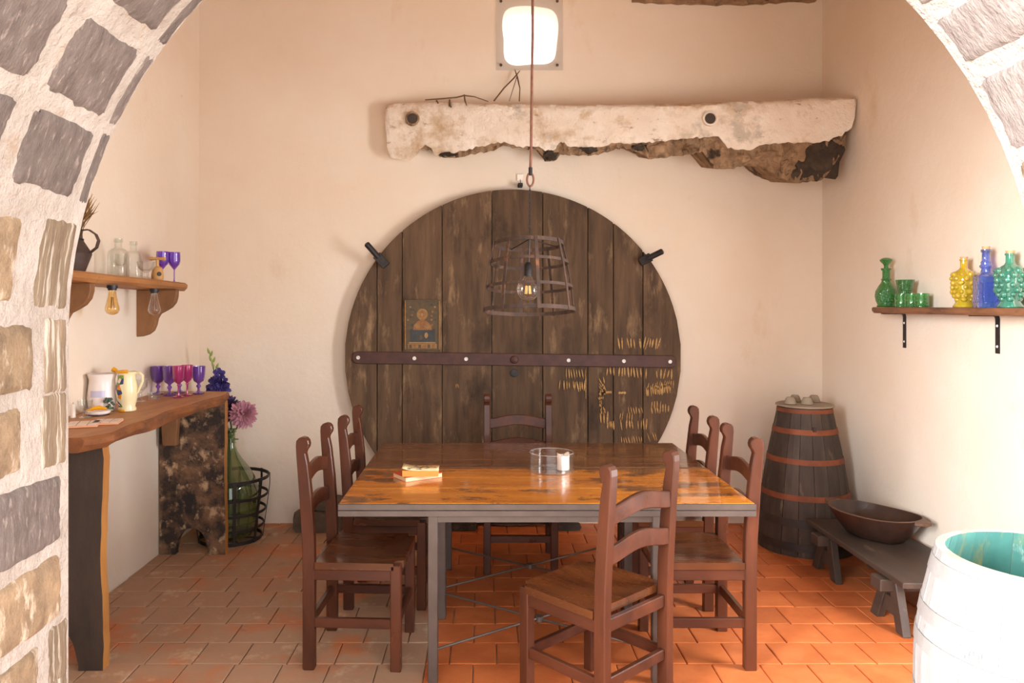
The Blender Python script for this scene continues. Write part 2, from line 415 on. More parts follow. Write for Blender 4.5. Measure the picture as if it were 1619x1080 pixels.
g_green = glass('green_pressed_glass', S(96, 184, 102), 0.34, bump=1.0, bscale=110)
g_green2 = glass('green_tumbler_glass', S(140, 218, 140), 0.28, bump=0.4, bscale=90)
g_yellow = glass('yellow_glass', S(255, 230, 44), 0.62, gloss=1.25)
g_blue = glass('blue_glass', S(150, 172, 250), 0.28, gloss=1.25, bump=0.5, bscale=70)
g_teal = glass('teal_glass', S(116, 222, 196), 0.35, gloss=1.25)
g_demi = glass('demijohn_glass', S(186, 202, 158), 0.14)
t = NT('filament'); t.b.inputs['Emission Color'].default_value = (1.0, 0.45, 0.12, 1); t.b.inputs['Emission Strength'].default_value = 0.3
t.b.inputs['Base Color'].default_value = (0.8, 0.4, 0.1, 1); m_filament = t.m
# clear acrylic of the window plate
t = NT('acrylic_plate')
tr = t.new('ShaderNodeBsdfTransparent'); tr.inputs[0].default_value = (0.97, 0.97, 0.97, 1)
df = t.new('ShaderNodeBsdfDiffuse'); df.inputs[0].default_value = (0.8, 0.8, 0.8, 1)
gl = t.new('ShaderNodeBsdfGlossy'); gl.inputs['Roughness'].default_value = 0.1
mx = t.new('ShaderNodeMixShader'); mx.inputs[0].default_value = 0.12
t.link(tr.outputs[0], mx.inputs[1]); t.link(df.outputs[0], mx.inputs[2])
mx2 = t.new('ShaderNodeMixShader'); mx2.inputs[0].default_value = 0.05
t.link(mx.outputs[0], mx2.inputs[1]); t.link(gl.outputs[0], mx2.inputs[2])
t.link(mx2.outputs[0], t.out.inputs[0]); m_acrylic = t.m
# floor tile: clean terracotta on the right, dusty worn tile on the left of the joint line at x = -0.26
t = NT('terracotta_tile')
geo = t.new('ShaderNodeNewGeometry'); sp = t.new('ShaderNodeSeparateXYZ'); t.link(geo.outputs['Position'], sp.inputs[0])
vv = t.coord(True, (1, 1, 1))
n1 = t.noise(vv, 6, 5)
clean = t.mix(t.ramp(n1, 0.3, 0.7), S(204, 114, 62), S(182, 94, 48))
oi = t.new('ShaderNodeObjectInfo'); hs = t.new('ShaderNodeHueSaturation')
mrv = t.ramp(oi.outputs['Random'], 0, 1); mrv.node.inputs[3].default_value = 0.88; mrv.node.inputs[4].default_value = 1.1
t.link(mrv, hs.inputs['Value']); t.link(clean, hs.inputs['Color']); clean = hs.outputs[0]
dusty = t.mix(t.ramp(t.noise(vv, 2.3, 6, 0.65), 0.50, 0.66), S(172, 134, 106), S(192, 112, 66))
dusty = t.mix(t.ramp(t.noise(t.coord(True, (1, 1, 1)), 5, 7, 0.72), 0.56, 0.72), dusty, S(208, 178, 146))
dusty = t.mix(t.ramp(t.noise(t.coord(True, (1.3, 0.8, 1)), 3.4, 4), 0.66, 0.76), dusty, S(122, 74, 52))
side = t.ramp(sp.outputs[0], -0.258, -0.262)
colr = t.mix(side, clean, dusty)
t.link(colr, t.b.inputs['Base Color'])
rr = t.ramp(t.noise(vv, 9, 4), 0.3, 0.7); rr.node.inputs[3].default_value = 0.34; rr.node.inputs[4].default_value = 0.6
r2 = t.math('ADD', rr, t.math('MULTIPLY', side, 0.2)); t.link(r2, t.b.inputs['Roughness'])
t.bump(t.noise(vv, 30, 5), 0.12, 0.01)
m_tile = t.m
m_grout = pbr('floor_grout', S(172, 136, 106), S(128, 92, 66), 8, rough=0.95, world=True)
# painted band of the patterned jug
t = NT('floral_jug_paint')
vo = t.new('ShaderNodeTexVoronoi'); vo.inputs['Scale'].default_value = 34; t.link(t.coord(False, (1, 1, 1), False), vo.inputs['Vector'])
cr = t.new('ShaderNodeValToRGB'); cr.color_ramp.interpolation = 'CONSTANT'
el = cr.color_ramp.elements
el[0].position = 0; el[0].color = S(236, 226, 190); el[1].position = 0.22; el[1].color = S(56, 66, 110)
for p_, c_ in ((0.42, S(236, 226, 190)), (0.56, S(232, 150, 30)), (0.76, S(124, 150, 60)), (0.9, S(206, 90, 30))):
    e = el.new(p_); e.color = c_
t.link(vo.outputs['Color'], cr.inputs[0]); t.link(cr.outputs[0], t.b.inputs['Base Color']); t.b.inputs['Roughness'].default_value = 0.22
m_floral = t.m

# ------------------------------------------------------------------ room dimensions
XL, XR, YB, YA, ZC = -2.087, 2.481, 5.565, 1.94, 3.80
AX, AR, AZ, AY0 = 0.181, 1.243, 1.52, 1.28        # arch: centre x, radius, springing height, outer face
def structure(o): o['kind'] = 'structure'; return o
# back wall with a rounded window opening
def ring_wall(mb, inner, outer, y0, y1, closed=True):
    n = len(inner)
    for (ys, flip) in ((y0, False), (y1, True)):
        vs_ = [(p[0], ys, p[1]) for p in inner] + [(p[0], ys, p[1]) for p in outer]
        fs_ = []
        for i in range(n if closed else n - 1):
            j = (i + 1) % n
            fs_.append((i, j, n + j, n + i))
        mb.add(vs_, fs_)
    vs_ = [(p[0], y0, p[1]) for p in inner] + [(p[0], y1, p[1]) for p in inner]
    mb.add(vs_, [(i, (i + 1) % n, n + (i + 1) % n, n + i) for i in range(n if closed else n - 1)])
    vs_ = [(p[0], y0, p[1]) for p in outer] + [(p[0], y1, p[1]) for p in outer]
    mb.add(vs_, [(i, (i + 1) % n, n + (i + 1) % n, n + i) for i in range(n if closed else n - 1)])
wc = P(838, 56, YB); whw, whh = 43 * YB / F, 46 * YB / F
inner = []; outer = []
x0, x1, z0, z1 = XL - 0.25, XR + 0.25, -0.02, ZC + 0.1
NW = 64
for i in range(NW):
    th = 2 * pi * (i + 0.5) / NW
    c_, s_ = cos(th), sin(th)
    k = (abs(c_) ** 4.5 + abs(s_) ** 4.5) ** (-1 / 4.5)
    wob = 1 + 0.025 * sin(3 * th + 1) + 0.02 * sin(5 * th)
    inner.append((wc.x + whw * k * c_ * wob, wc.z + whh * k * s_ * wob))
    tx = ((x1 if c_ > 0 else x0) - wc.x) / c_; tz = ((z1 if s_ > 0 else z0) - wc.z) / s_
    tt = min(tx, tz)
    outer.append([wc.x + tt * c_, wc.z + tt * s_])
for cx_, cz_ in ((x0, z0), (x1, z0), (x0, z1), (x1, z1)):
    b_ = min(range(NW), key=lambda i: (outer[i][0] - cx_) ** 2 + (outer[i][1] - cz_) ** 2); outer[b_] = [cx_, cz_]
mb = MB(); ring_wall(mb, inner, outer, YB, YB + 0.16)
wall_back = structure(mb.build('wall_back', m_wall))
mb = MB().box(((XL - 0.125), (YA + YB) / 2 - 0.1, (ZC + 0.1) / 2), (0.25, YB - YA + 0.3, ZC + 0.14))
wall_left = structure(mb.build('wall_left', m_wall))
mb = MB()                                          # right wall; unseen opening beside the arch added to let fill light in
for (a_, b_, c_, d_) in ((YA - 0.25, 2.02, -0.02, ZC + 0.12), (2.02, 2.98, 2.3, ZC + 0.12), (2.98, YB + 0.05, -0.02, ZC + 0.12)):
    mb.box((XR + 0.125, (a_ + b_) / 2, (c_ + d_) / 2), (0.25, b_ - a_, d_ - c_))
wall_right = structure(mb.build('wall_right', m_wall))
# ceiling: boards on beams
ceiling = structure(MB().box(((XL + XR) / 2, (AY0 + YB) / 2, ZC + 0.16), (XR - XL + 0.5, YB - AY0 + 0.5, 0.08)).build('ceiling', m_ceiling))
nb = 18
for i in range(nb):
    w_ = (XR - XL) / nb
    MB().box((XL + w_ * (i + 0.5), (YA + YB) / 2, ZC + 0.10), (w_ - 0.012, YB - YA, 0.04)).build('ceiling_board', m_ceiling, ceiling)
for y_ in (2.5, 3.3, 4.1, 4.9):
    MB().box(((XL + XR) / 2, y_, ZC + 0.01), (XR - XL, 0.14, 0.16)).build('ceiling_beam', m_ceiling, ceiling, bevel=0.01)
# ragged wall plate where the back wall meets the ceiling (right half)
mb = MB()
pts = []
for i in range(29):
    px = 1000 + i * 10.4
    pts.append((P(px, 0, YB - 0.03).x, P(px, 2 + 4.5 * sin(pi * min(1, i / 24)) + random.uniform(-1.6, 1.6), YB - 0.03).z))
prof = pts + [(pts[-1][0], ZC + 0.12), (pts[0][0], ZC + 0.12)]
mb.prism(prof, YB - 0.03, YB + 0.02)
structure(mb.build('trim_1', m_rubble))

# window plate
window = thing('window_1', 'clear square plate screwed over the bright hole high in the back wall', 'window')
window['kind'] = 'structure'
del window['category']; del window['label']
pa, pb = P(784, -12, YB - 0.012), P(890, 111, YB - 0.012)
MB().box(((pa.x + pb.x) / 2, YB - 0.012, (pa.z + pb.z) / 2), (pb.x - pa.x, 0.008, pa.z - pb.z)).build('pane', m_acrylic, window)
for px, py in ((792, 103), (881, 103), (792, 2), (881, 2)):
    q = P(px, py, YB - 0.02)
    MB().lathe([(0, 0), (0.011, 0), (0.011, 0.004), (0, 0.006)], 10, M=Matrix.Translation(q) @ Matrix.Rotation(pi / 2, 4, 'X')).build('screw', m_steel, window)

# ------------------------------------------------------------------ stone arch
def arch_pt(s):
    """s = arc length along the reveal from the foot of the left jamb; returns point (x, z), and inward normal"""
    if s < AZ: return (AX - AR, s), (1, 0)
    a = (s - AZ) / AR
    if a < pi: return (AX - AR * cos(a), AZ + AR * sin(a)), (cos(a), -sin(a))
    return (AX + AR, AZ - (s - AZ - pi * AR)), (-1, 0)
LEN = 2 * AZ + pi * AR
inner = []; outer = []
x0, x1, z1 = XL - 0.25, XR + 0.25, ZC + 0.1
N = 72
for i in range(N + 1):
    s_ = LEN * i / N
    (x, z), nrm = arch_pt(s_)
    inner.append((x, z))
    if s_ <= AZ: outer.append((x0, z))
    elif s_ >= LEN - AZ: outer.append((x1, z))
    else:
        dx, dz = x - AX, z - AZ
        k = min(((x1 if dx > 0 else x0) - AX) / dx if abs(dx) > 1e-6 else 9e9, (z1 - AZ) / dz if dz > 1e-6 else 9e9)
        outer.append((AX + dx * k, AZ + dz * k))
for cx_ in (x0, x1):
    b_ = min(range(N + 1), key=lambda i: (outer[i][0] - cx_) ** 2 + (outer[i][1] - z1) ** 2); outer[b_] = (cx_, z1)
mb = MB(); ring_wall(mb, inner, outer, AY0, YA, closed=False)
wall_front = structure(mb.build('wall_front', m_limewash))
# stones of the reveal; courses measured along the arch, split across its depth
def z_of(px, py): return EYE + (VY - py) * YA / F
def reveal_stone(s0, s1, y0, y1, mat, name='stone', proud=0.008, rag=0.016):
    nu, nv = 9, 8
    mb = MB(); mb.smooth = True
    vs_ = []; idx = {}
    ph = [random.uniform(0, 6.28) for _ in range(8)]
    def wob(t, k): return sin(t * 7 + ph[k]) * 0.5 + sin(t * 15 + ph[k + 4]) * 0.35 + random.uniform(-0.35, 0.35)
    L0, L1 = s1 - s0, y1 - y0
    rc = 0.10 * min(L0, L1)
    for i in range(nu + 1):
        for j in range(nv + 1):
            u, v = i / nu, j / nv
            uu, yy = s0 + L0 * u, y0 + L1 * v
            if i == 0: uu += rag * wob(v, 0) * 0.7
            if i == nu: uu += rag * wob(v, 1) * 0.7
            if j == 0: yy += rag * wob(u, 2) * 0.5
            if j == nv: yy += rag * wob(u, 3) * 0.5
            cu, cv = min(u, 1 - u), min(v, 1 - v)
            if cu == 0 and cv == 0:
                uu += rc if i == 0 else -rc; yy += rc if j == 0 else -rc
            yy = min(yy, YA + 0.004)
            (x, z), n_ = arch_pt(max(0.002, min(LEN - 0.002, uu)))
            edge = cu == 0 or cv == 0
            h = -0.008 if edge else proud * min(1, 0.55 + 2.2 * min(cu, cv)) + random.uniform(-0.0018, 0.0018)
            vs_.append((x + n_[0] * h, yy, z + n_[1] * h)); idx[i, j] = len(vs_) - 1
    fs_ = [(idx[i, j], idx[i + 1, j], idx[i + 1, j + 1], idx[i, j + 1]) for i in range(nu) for j in range(nv)]
    mb.add(vs_, fs_)
    return mb.build(name, mat, wall_front, sharp=60)
def s_at(py):      # silhouette pixel row on the left jamb or haunch -> arc length
    z = EYE + (VY - py) * YA / F
    if z <= AZ: return z
    return AZ + AR * math.asin(min(1, (z - AZ) / AR))
# left side: (row of top joint, row of bottom joint) of each course
left_courses = [(1290, 1160), (1150, 1062), (1050, 985), (962, 868), (846, 742), (718, 628), (606, 512), (480, 362), (322, 216), (200, 95), (72, -20)]
for k, (yb_, yt_) in enumerate(left_courses):
    s0, s1 = s_at(yb_), s_at(yt_)
    if yb_ > 330:
        mat = m_stone_dark if k in (4,) else m_stone_tan
        if k in (3, 4): 
            s0 -= 0.012; s1 += 0.012
            reveal_stone(s0, s1, 1.60, 1.925, mat)
            reveal_stone(s0 + 0.01, s1 - 0.01, 1.30, 1.57, mat)
        else:
            s0 -= 0.022; s1 += 0.022
            ym = [1.80, 1.79, 1.82, 0, 0, 1.785, 1.80, 1.745][k]
            reveal_stone(s0 - 0.01, s1 + 0.01, ym + 0.022, 1.938, m_stone_edge, rag=0.010, proud=0.004)
            reveal_stone(s0 + 0.012, s1 - 0.012, ym - 0.21, ym - 0.035 if k in (5, 7) else ym, mat)
            reveal_stone(s0 + 0.02, s1, 1.30, ym - 0.25, mat)
    else:
        reveal_stone(s0 - 0.02, s1 + 0.02, 1.896, 1.938, m_stone_dark, rag=0.008, proud=0.003)
        reveal_stone(s0 - 0.006, s1 + 0.006, 1.60, 1.883, m_stone_dark, rag=0.022)
        reveal_stone(s0 - 0.006, s1 + 0.006, 1.30, 1.575, m_stone_dark, rag=0.022)
# crown and right side
s_ = s_at(-40) + 0.03
s_end = LEN - s_at(-20)
n_mid = 6
for k in range(n_mid):
    a_, b_ = s_ + (s_end - s_) * k / n_mid, s_ + (s_end - s_) * (k + 1) / n_mid - 0.045
    reveal_stone(a_, b_, 1.64, 1.93, m_stone_dark); reveal_stone(a_, b_, 1.30, 1.60, m_stone_dark)
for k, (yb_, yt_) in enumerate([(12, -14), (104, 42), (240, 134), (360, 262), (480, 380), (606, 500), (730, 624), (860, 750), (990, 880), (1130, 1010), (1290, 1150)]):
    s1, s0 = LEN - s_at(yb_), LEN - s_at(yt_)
    reveal_stone(s0 - 0.015, s1 + 0.015, 1.64, 1.93, m_stone_flare if k < 3 else m_stone_tan); reveal_stone(s0, s1, 1.30, 1.60, m_stone_flare if k < 3 else m_stone_tan)

# ------------------------------------------------------------------ floor: slab with terracotta tiles
courtyard = structure(MB().box(((XL + XR) / 2, 1.0, -0.15), (XR - XL + 9.0, 16.0, 0.12)).build('courtyard_paving', m_paving))  # unseen ground, made pale to bounce light up to the ceiling
floor = structure(MB().box(((XL + XR) / 2, (AY0 + YB) / 2, -0.06), (XR - XL + 0.4, YB - AY0 + 0.3, 0.10)).build('floor', m_grout))
TW, TD, G = 0.212, 0.214, 0.005
tile_mesh = {}
def tile_geo(mb, x0, x1, y0, y1, z=0.0):
    b = 0.004
    vs_ = [(x0, y0, -0.012), (x1, y0, -0.012), (x1, y1, -0.012), (x0, y1, -0.012), (x0, y0, z - b * 0.6), (x1, y0, z - b * 0.6), (x1, y1, z - b * 0.6), (x0, y1, z - b * 0.6),
           (x0 + b, y0 + b, z), (x1 - b, y0 + b, z), (x1 - b, y1 - b, z), (x0 + b, y1 - b, z)]
    fs_ = [(8, 9, 10, 11)] + [(i, (i + 1) % 4, 4 + (i + 1) % 4, 4 + i) for i in range(4)] + [(4 + i, 4 + (i + 1) % 4, 8 + (i + 1) % 4, 8 + i) for i in range(4)]
    mb.add(vs_, fs_)
rest = MB(); n_tiles = 0
ROW0 = 3.595
for k in range(-11, 10):
    ya, yb_ = ROW0 + TD * k, ROW0 + TD * (k + 1)
    if ya > YB: continue
    yb_ = min(yb_, YB)
    if yb_ - ya < 0.02: continue
    spans = []
    for side in (1, -1):
        off = random.uniform(0.1, 1.0) * TW if side < 0 else (0.5 if k % 2 else 1.0) * TW
        x = 0.0; first = True; lim = (XR + 0.26) if side > 0 else (-0.26 - XL)
        while x < lim - 0.01:
            nx = min(lim, x + (off if first else TW)); first = False
            a_, b_ = (-0.26 + x, -0.26 + nx) if side > 0 else (-0.26 - nx, -0.26 - x)
            if b_ - a_ > 0.02: spans.append((a_, b_))
            x = nx
    for (a_, b_) in spans:
        zz = random.uniform(-0.0015, 0.001)
        if k < -2 or n_tiles >= 290:
            tile_geo(rest, a_ + G / 2, b_ - G / 2, ya + G / 2, yb_ - G / 2, zz); continue
        key = (round(b_ - a_, 3), round(yb_ - ya, 3))
        if key not in tile_mesh:
            m_ = MB(); tile_geo(m_, -(b_ - a_) / 2 + G / 2, (b_ - a_) / 2 - G / 2, -(yb_ - ya) / 2 + G / 2, (yb_ - ya) / 2 - G / 2)
            tile_mesh[key] = m_.mesh('tile', m_tile)
        o = bpy.data.objects.new('tile', tile_mesh[key]); COL.objects.link(o); o.parent = floor
        o.location = ((a_ + b_) / 2, (ya + yb_) / 2, zz); o.rotation_euler = (random.uniform(-0.004, 0.004), random.uniform(-0.004, 0.004), 0)
        n_tiles += 1
rest.build('tile_field', m_tile, floor, kind='stuff')

# ------------------------------------------------------------------ great vat head leaning on the back wall
VR, VCX, VYF = 1.2126, 0.2097, 5.47
VCZ = VR + 0.006
vat = thing('vat_head', 'huge round planked vat head of dark oak standing against the back wall', 'barrel head', (VCX, VYF + 0.03, 0))
bounds = [545, 596, 636, 699, 777.5, 858, 929.5, 970, 1016.5, 1077]
sc_ = VYF / F
for i in range(9):
    xa, xb = (bounds[i] - 811) * sc_ + 0.0025, (bounds[i + 1] - 811) * sc_ - 0.0025
    xa, xb = max(xa, -VR + 0.004), min(xb, VR - 0.004)
    n_ = 10
    top = [(xa + (xb - xa) * j / n_, VCZ + sqrt(max(0, VR ** 2 - (xa + (xb - xa) * j / n_) ** 2))) for j in range(n_ + 1)]
    bot = [(x, 2 * VCZ - z) for (x, z) in reversed(top)]
    dy = random.uniform(-0.004, 0.004)
    MB().prism(top + bot, -0.03 + dy, 0.035).build('plank', m_headplank, vat, bevel=0.003)
# iron band with bolts
za, zb = P(0, 565.5, 5.45).z, P(0, 572, 5.45).z
xa, xb = (566 - 811) * sc_, (1060 - 811) * sc_
mb = MB()
hh = 0.044
def band_line(x): return za + (zb - za) * (x - xa) / (xb - xa)
prof = []
for j in range(9):
    a = -pi / 2 + pi * j / 8
    prof.append((xb + cos(a) * 0.04, zb + sin(a) * hh))
for j in range(9):
    a = pi / 2 + pi * j / 8
    prof.append((xa + cos(a) * 0.04, za + sin(a) * hh))
mb.prism(prof, -0.050, -0.030)
band = mb.build('iron_band', m_iron_red, vat, bevel=0.004)
for px, big in ((567, 0), (655.5, 0), (737, 0), (898.5, 0), (985.5, 0), (1058.5, 0)):
    x = (px - 811) * sc_
    MB().lathe([(0, 0), (0.007, 0.001), (0.008, 0.0), (0.014, 0.0), (0.014, 0.003), (0.008, 0.004), (0.007, 0.0015), (0, 0.0015)] if 0 else [(0.014, 0), (0.013, 0.004), (0.008, 0.004), (0.006, 0.001), (0, 0.001)], 14,
               M=Matrix.Translation((x, -0.050, band_line(x))) @ Matrix.Rotation(pi / 2, 4, 'X')).build('bolt', m_steel_white, band, label='pale zinc washer bolt')
x = (813 - 811) * sc_
MB().lathe([(0.03, 0), (0.026, 0.012), (0.012, 0.02), (0, 0.021)], 14, M=Matrix.Translation((x, -0.050, band_line(x))) @ Matrix.Rotation(pi / 2, 4, 'X')).build('rivet', m_iron_red, band, label='big domed rivet in the middle of the band')
MB().lathe([(0.03, 0), (0.028, 0.01), (0.016, 0.012), (0, 0.012)], 12, M=Matrix.Translation((x, -0.032, P(0, 590, VYF).z)) @ Matrix.Rotation(pi / 2, 4, 'X')).build('bung', m_iron, vat)
# painted tally strokes
mb = MB()
def stroke(px, py, h, lean=-0.15, w=1.6):
    c = P(px, py, 5.434); c.x -= VCX; hz = h * sc_ / 2; dx = lean * hz
    ww = 1.25 * w * sc_ / 2 * random.uniform(0.6, 1.2)
    wob = random.uniform(-0.4, 0.4) * ww
    vs_ = []
    for q in (-1, -0.3, 0.35, 1):
        k_ = ww * (0.35 if abs(q) == 1 else 1)
        vs_ += [(c.x - dx * q - k_ + wob * q, -0.0355, c.z + hz * q), (c.x - dx * q + k_ + wob * q, -0.0355, c.z + hz * q)]
    mb.add(vs_, [(0, 1, 3, 2), (2, 3, 5, 4), (4, 5, 7, 6)])
def tally(x0, x1, y, n, h, lean=-0.12, w=1.7, slope=0.0):
    for i in range(n):
        f = i / max(1, n - 1)
        if random.random() < 0.08: continue
        stroke(x0 + (x1 - x0) * f + random.uniform(-.7, .7), y + slope * f + random.uniform(-1, 1), h * random.uniform(0.75, 1.15), lean + random.uniform(-0.15, 0.15), w)
tally(980, 1013, 543, 8, 17, 0.1, 2.0); tally(1020, 1043, 543, 6, 17, -0.25, 2.0)
tally(885, 908, 610, 7, 13, 0, 1.6); tally(896, 926, 592, 8, 15, 0.1, 1.3); tally(910, 925, 611, 5, 15, 0, 1.7); stroke(927, 608, 46, 0, 1.5)
tally(961, 971, 588, 3, 14, 0, 2.0)
tally(980, 1014, 589, 8, 16, 0.05, 1.7); tally(1023, 1064, 592, 8, 15, -0.05, 1.7)
tally(1024, 1064, 620, 18, 15, 0.15, 1.7, -6); tally(1026, 1066, 612, 12, 14, -0.2, 1.3, -4)
tally(1032, 1046, 640, 4, 11, 0, 1.6); tally(1024, 1058, 650, 9, 13, 0.05, 1.7, -4)
tally(950, 962, 662, 3, 20, 0.1, 2.0); tally(962, 972, 673, 4, 13, 0.05, 2.0)
tally(995, 1016, 650, 6, 11, 0.15, 1.2); tally(983, 1024, 672, 10, 16, 0.05, 1.9); tally(982, 1000, 660, 6, 12, -0.2, 1.3)
tally(984, 1016, 697, 9, 11, 0.2, 1.4); tally(1027, 1042, 692, 5, 15, 0.3, 1.4)
for i in range(30): stroke(random.uniform(949, 957), random.uniform(600, 652), random.uniform(6, 12), random.uniform(-0.5, 0.5), 1.3)
for i in range(7): stroke(950 + i * 2.8, 622 - i * 0.2, 4, 0.3, 2.2)
for i in range(3): stroke(981 + i * 4, 622, 4, 0, 3.0)
stroke(721, 611, 7, 0, 1.2); stroke(724, 611, 7, 0.3, 1.2)
mb.build('tally_marks', m_chalk, vat, kind='stuff', label='ochre rows of tally strokes painted on the right hand planks')

# small faded devotional print fixed on the vat head
pr = P(668, 514, VYF)
prn = thing('devotional_print', 'small faded devotional print in a thin frame on the left of the vat head', 'picture', (pr.x, VYF - 0.012, pr.z - 0.16))
m_pr = [pbr('print_ground', S(98, 78, 50), S(74, 60, 42), 40, rough=0.7), pbr('print_robe', S(150, 100, 58), S(120, 76, 44), 60, rough=0.7), pbr('print_blue', S(66, 66, 66), S(52, 50, 50), 40, rough=0.7),
        pbr('print_ochre', S(158, 116, 64), S(126, 92, 52), 60, rough=0.7), pbr('print_pale', S(166, 132, 84), S(146, 110, 70), 40, rough=0.7)]
mb = MB()
pw, ph = 0.118, 0.175
def flat(px0, py0, px1, py1, mi, d=0.001, pts=None):
    """flat printed patch; coordinates in 0..1 of the print, y up"""
    mb.mi = mi
    if pts is None: pts = [(px0, py0), (px1, py0), (px1, py1), (px0, py1)]
    mb.add([((u - 0.5) * 2 * pw, -0.006 - d, v * 2 * ph - 0.015) for (u, v) in pts], [tuple(range(len(pts)))])
def oval(u, v, ru, rv, mi, d): flat(0, 0, 0, 0, mi, d, [(u + ru * cos(2 * pi * k / 14), v + rv * sin(2 * pi * k / 14)) for k in range(14)])
flat(0, 0, 1, 1, 0, 0)
flat(0.12, 0.16, 0.88, 0.42, 2, 0.0006)
flat(0.1, 0.13, 0.9, 0.15, 4, 0.0008); flat(0.06, 0.02, 0.94, 0.12, 3, 0.0007)
for i in range(6): flat(0.1 + i * 0.14, 0.03, 0.18 + i * 0.14, 0.10, 1 if i % 2 else 0, 0.0010)
oval(0.5, 0.72, 0.17, 0.12, 3, 0.0008); oval(0.49, 0.72, 0.075, 0.065, 1, 0.0012); oval(0.49, 0.715, 0.04, 0.038, 4, 0.0016)
flat(0, 0, 0, 0, 1, 0.0010, [(0.22, 0.40), (0.8, 0.40), (0.78, 0.50), (0.64, 0.58), (0.5, 0.62), (0.36, 0.58), (0.24, 0.5)])
oval(0.34, 0.48, 0.09, 0.05, 3, 0.0014); oval(0.66, 0.47, 0.09, 0.05, 3, 0.0014); oval(0.62, 0.29, 0.055, 0.06, 4, 0.0012); oval(0.46, 0.25, 0.05, 0.05, 0, 0.0012)
for i in range(14): oval(random.choice([random.uniform(0.06, 0.24), random.uniform(0.76, 0.94)]), random.uniform(0.5, 0.92), 0.03, 0.02, random.choice([1, 3, 2]), 0.0009)
mb.build('print_sheet', m_pr, prn)
mb = MB()
for (cx, cz, dx, dz) in ((0, 2 * ph - 0.012, 2 * pw + 0.02, 0.008), (0, -0.018, 2 * pw + 0.02, 0.008), (-pw - 0.004, ph - 0.015, 0.007, 2 * ph), (pw + 0.004, ph - 0.015, 0.007, 2 * ph)):
    MB().box((cx, -0.007, cz), (dx, 0.012, dz)).build('frame_bar', m_pr[3] if dz > dx else m_pr[0], prn)

# iron pegs holding the vat head, clip on top
for (ax, ay, bx, by, lab) in ((611, 421, 579, 385, 'black iron peg at the upper left edge of the vat head'), (1011, 415, 1048, 397, 'black iron peg at the upper right edge of the vat head')):
    a, b = P(ax, ay, 5.42), P(bx, by, 5.33)
    hk = thing('iron_peg', lab, 'peg', (0, 0, 0), 0, 'iron pegs of the vat head')
    d = (b - a)
    MB().strip([a, a + d * 0.45, a + d * 0.5], [(0, -1, 0)] * 3, 0.062, 0.02).build('plate', m_iron, hk, bevel=0.004)
    MB().tube([a + d * 0.40, a + d * 0.97, b], [0.021, 0.021, 0.015], 10).build('pin', m_iron, hk)
    MB().tube([a + d * 0.1 + Vector((0, 0.0, 0)), Vector((a.x, 5.475, a.z)) + d * 0.1], 0.012, 8).build('spike', m_iron, hk)
cl = thing('wall_clip', 'small white wall tab above the top of the vat head', 'clip', P(822, 300, YB))
MB().box((0, -0.008, P(0, 281, YB).z - P(0, 300, YB).z), (0.044, 0.016, 0.05)).build('tab', m_candle, cl, bevel=0.003)
MB().tube([(0, -0.012, P(0, 283, YB).z - P(0, 300, YB).z), (0.004, -0.02, 0.05), (0, -0.06, 0.03)], 0.003, 6).build('wire', m_iron, cl)
MB().box((0, -0.05, 0.024), (0.034, 0.09, 0.024)).build('block', m_iron, cl, bevel=0.003)

# ------------------------------------------------------------------ broken masonry beam across the back wall
def yf(px): return 5.43 + (5.01 - 5.43) * (px - 607) / (1357 - 607)
topl = [(607, 172), (611, 164), (618, 162), (680, 160), (760, 161.5), (850, 164), (920, 164), (1000, 163), (1100, 161.5), (1200, 158), (1300, 153), (1340, 151.5), (1355, 152), (1357, 156)]
botl = [(607, 180), (610, 215), (613.5, 246), (624, 250), (634.5, 253.4), (648, 254.6), (656, 245), (664, 235), (673, 227.5), (681, 232), (685, 245), (694, 243), (716, 242.8), (738, 236), (763, 231), (785, 225), (800, 225), (825, 234), (837, 230), (852, 232), (862, 238), (876, 238), (886, 225), (901, 232), (921, 233), (948, 232), (975, 226), (996, 226), (1040, 224), (1061, 221), (1100, 217), (1136, 216), (1151, 232), (1170, 236), (1188, 236.7), (1203, 229), (1245, 226), (1279, 225), (1307, 223), (1333, 213), (1350, 198), (1357, 160)]
rubl = [(620, 244), (648, 248), (660, 232), (685, 240), (694, 248), (718, 249.5), (738, 246), (768, 240.6), (785, 236), (797, 229), (812, 233), (849, 236), (862, 253.4), (878, 254.5), (886, 244), (911, 246), (941, 244.8), (965, 240), (983, 232), (1000, 237), (1014, 242), (1030, 251), (1058, 248), (1087, 244.5), (1112, 240), (1136, 268), (1157, 266.6), (1177, 261), (1208, 262.7), (1229, 278), (1258, 289), (1281, 287), (1302, 284), (1318, 262), (1333, 240), (1341, 216)]
def interp(l, x):
    if x <= l[0][0]: return l[0][1]
    for (a, b) in zip(l, l[1:]):
        if x <= b[0]: return a[1] + (b[1] - a[1]) * (x - a[0]) / max(1e-6, b[0] - a[0])
    return l[-1][1]
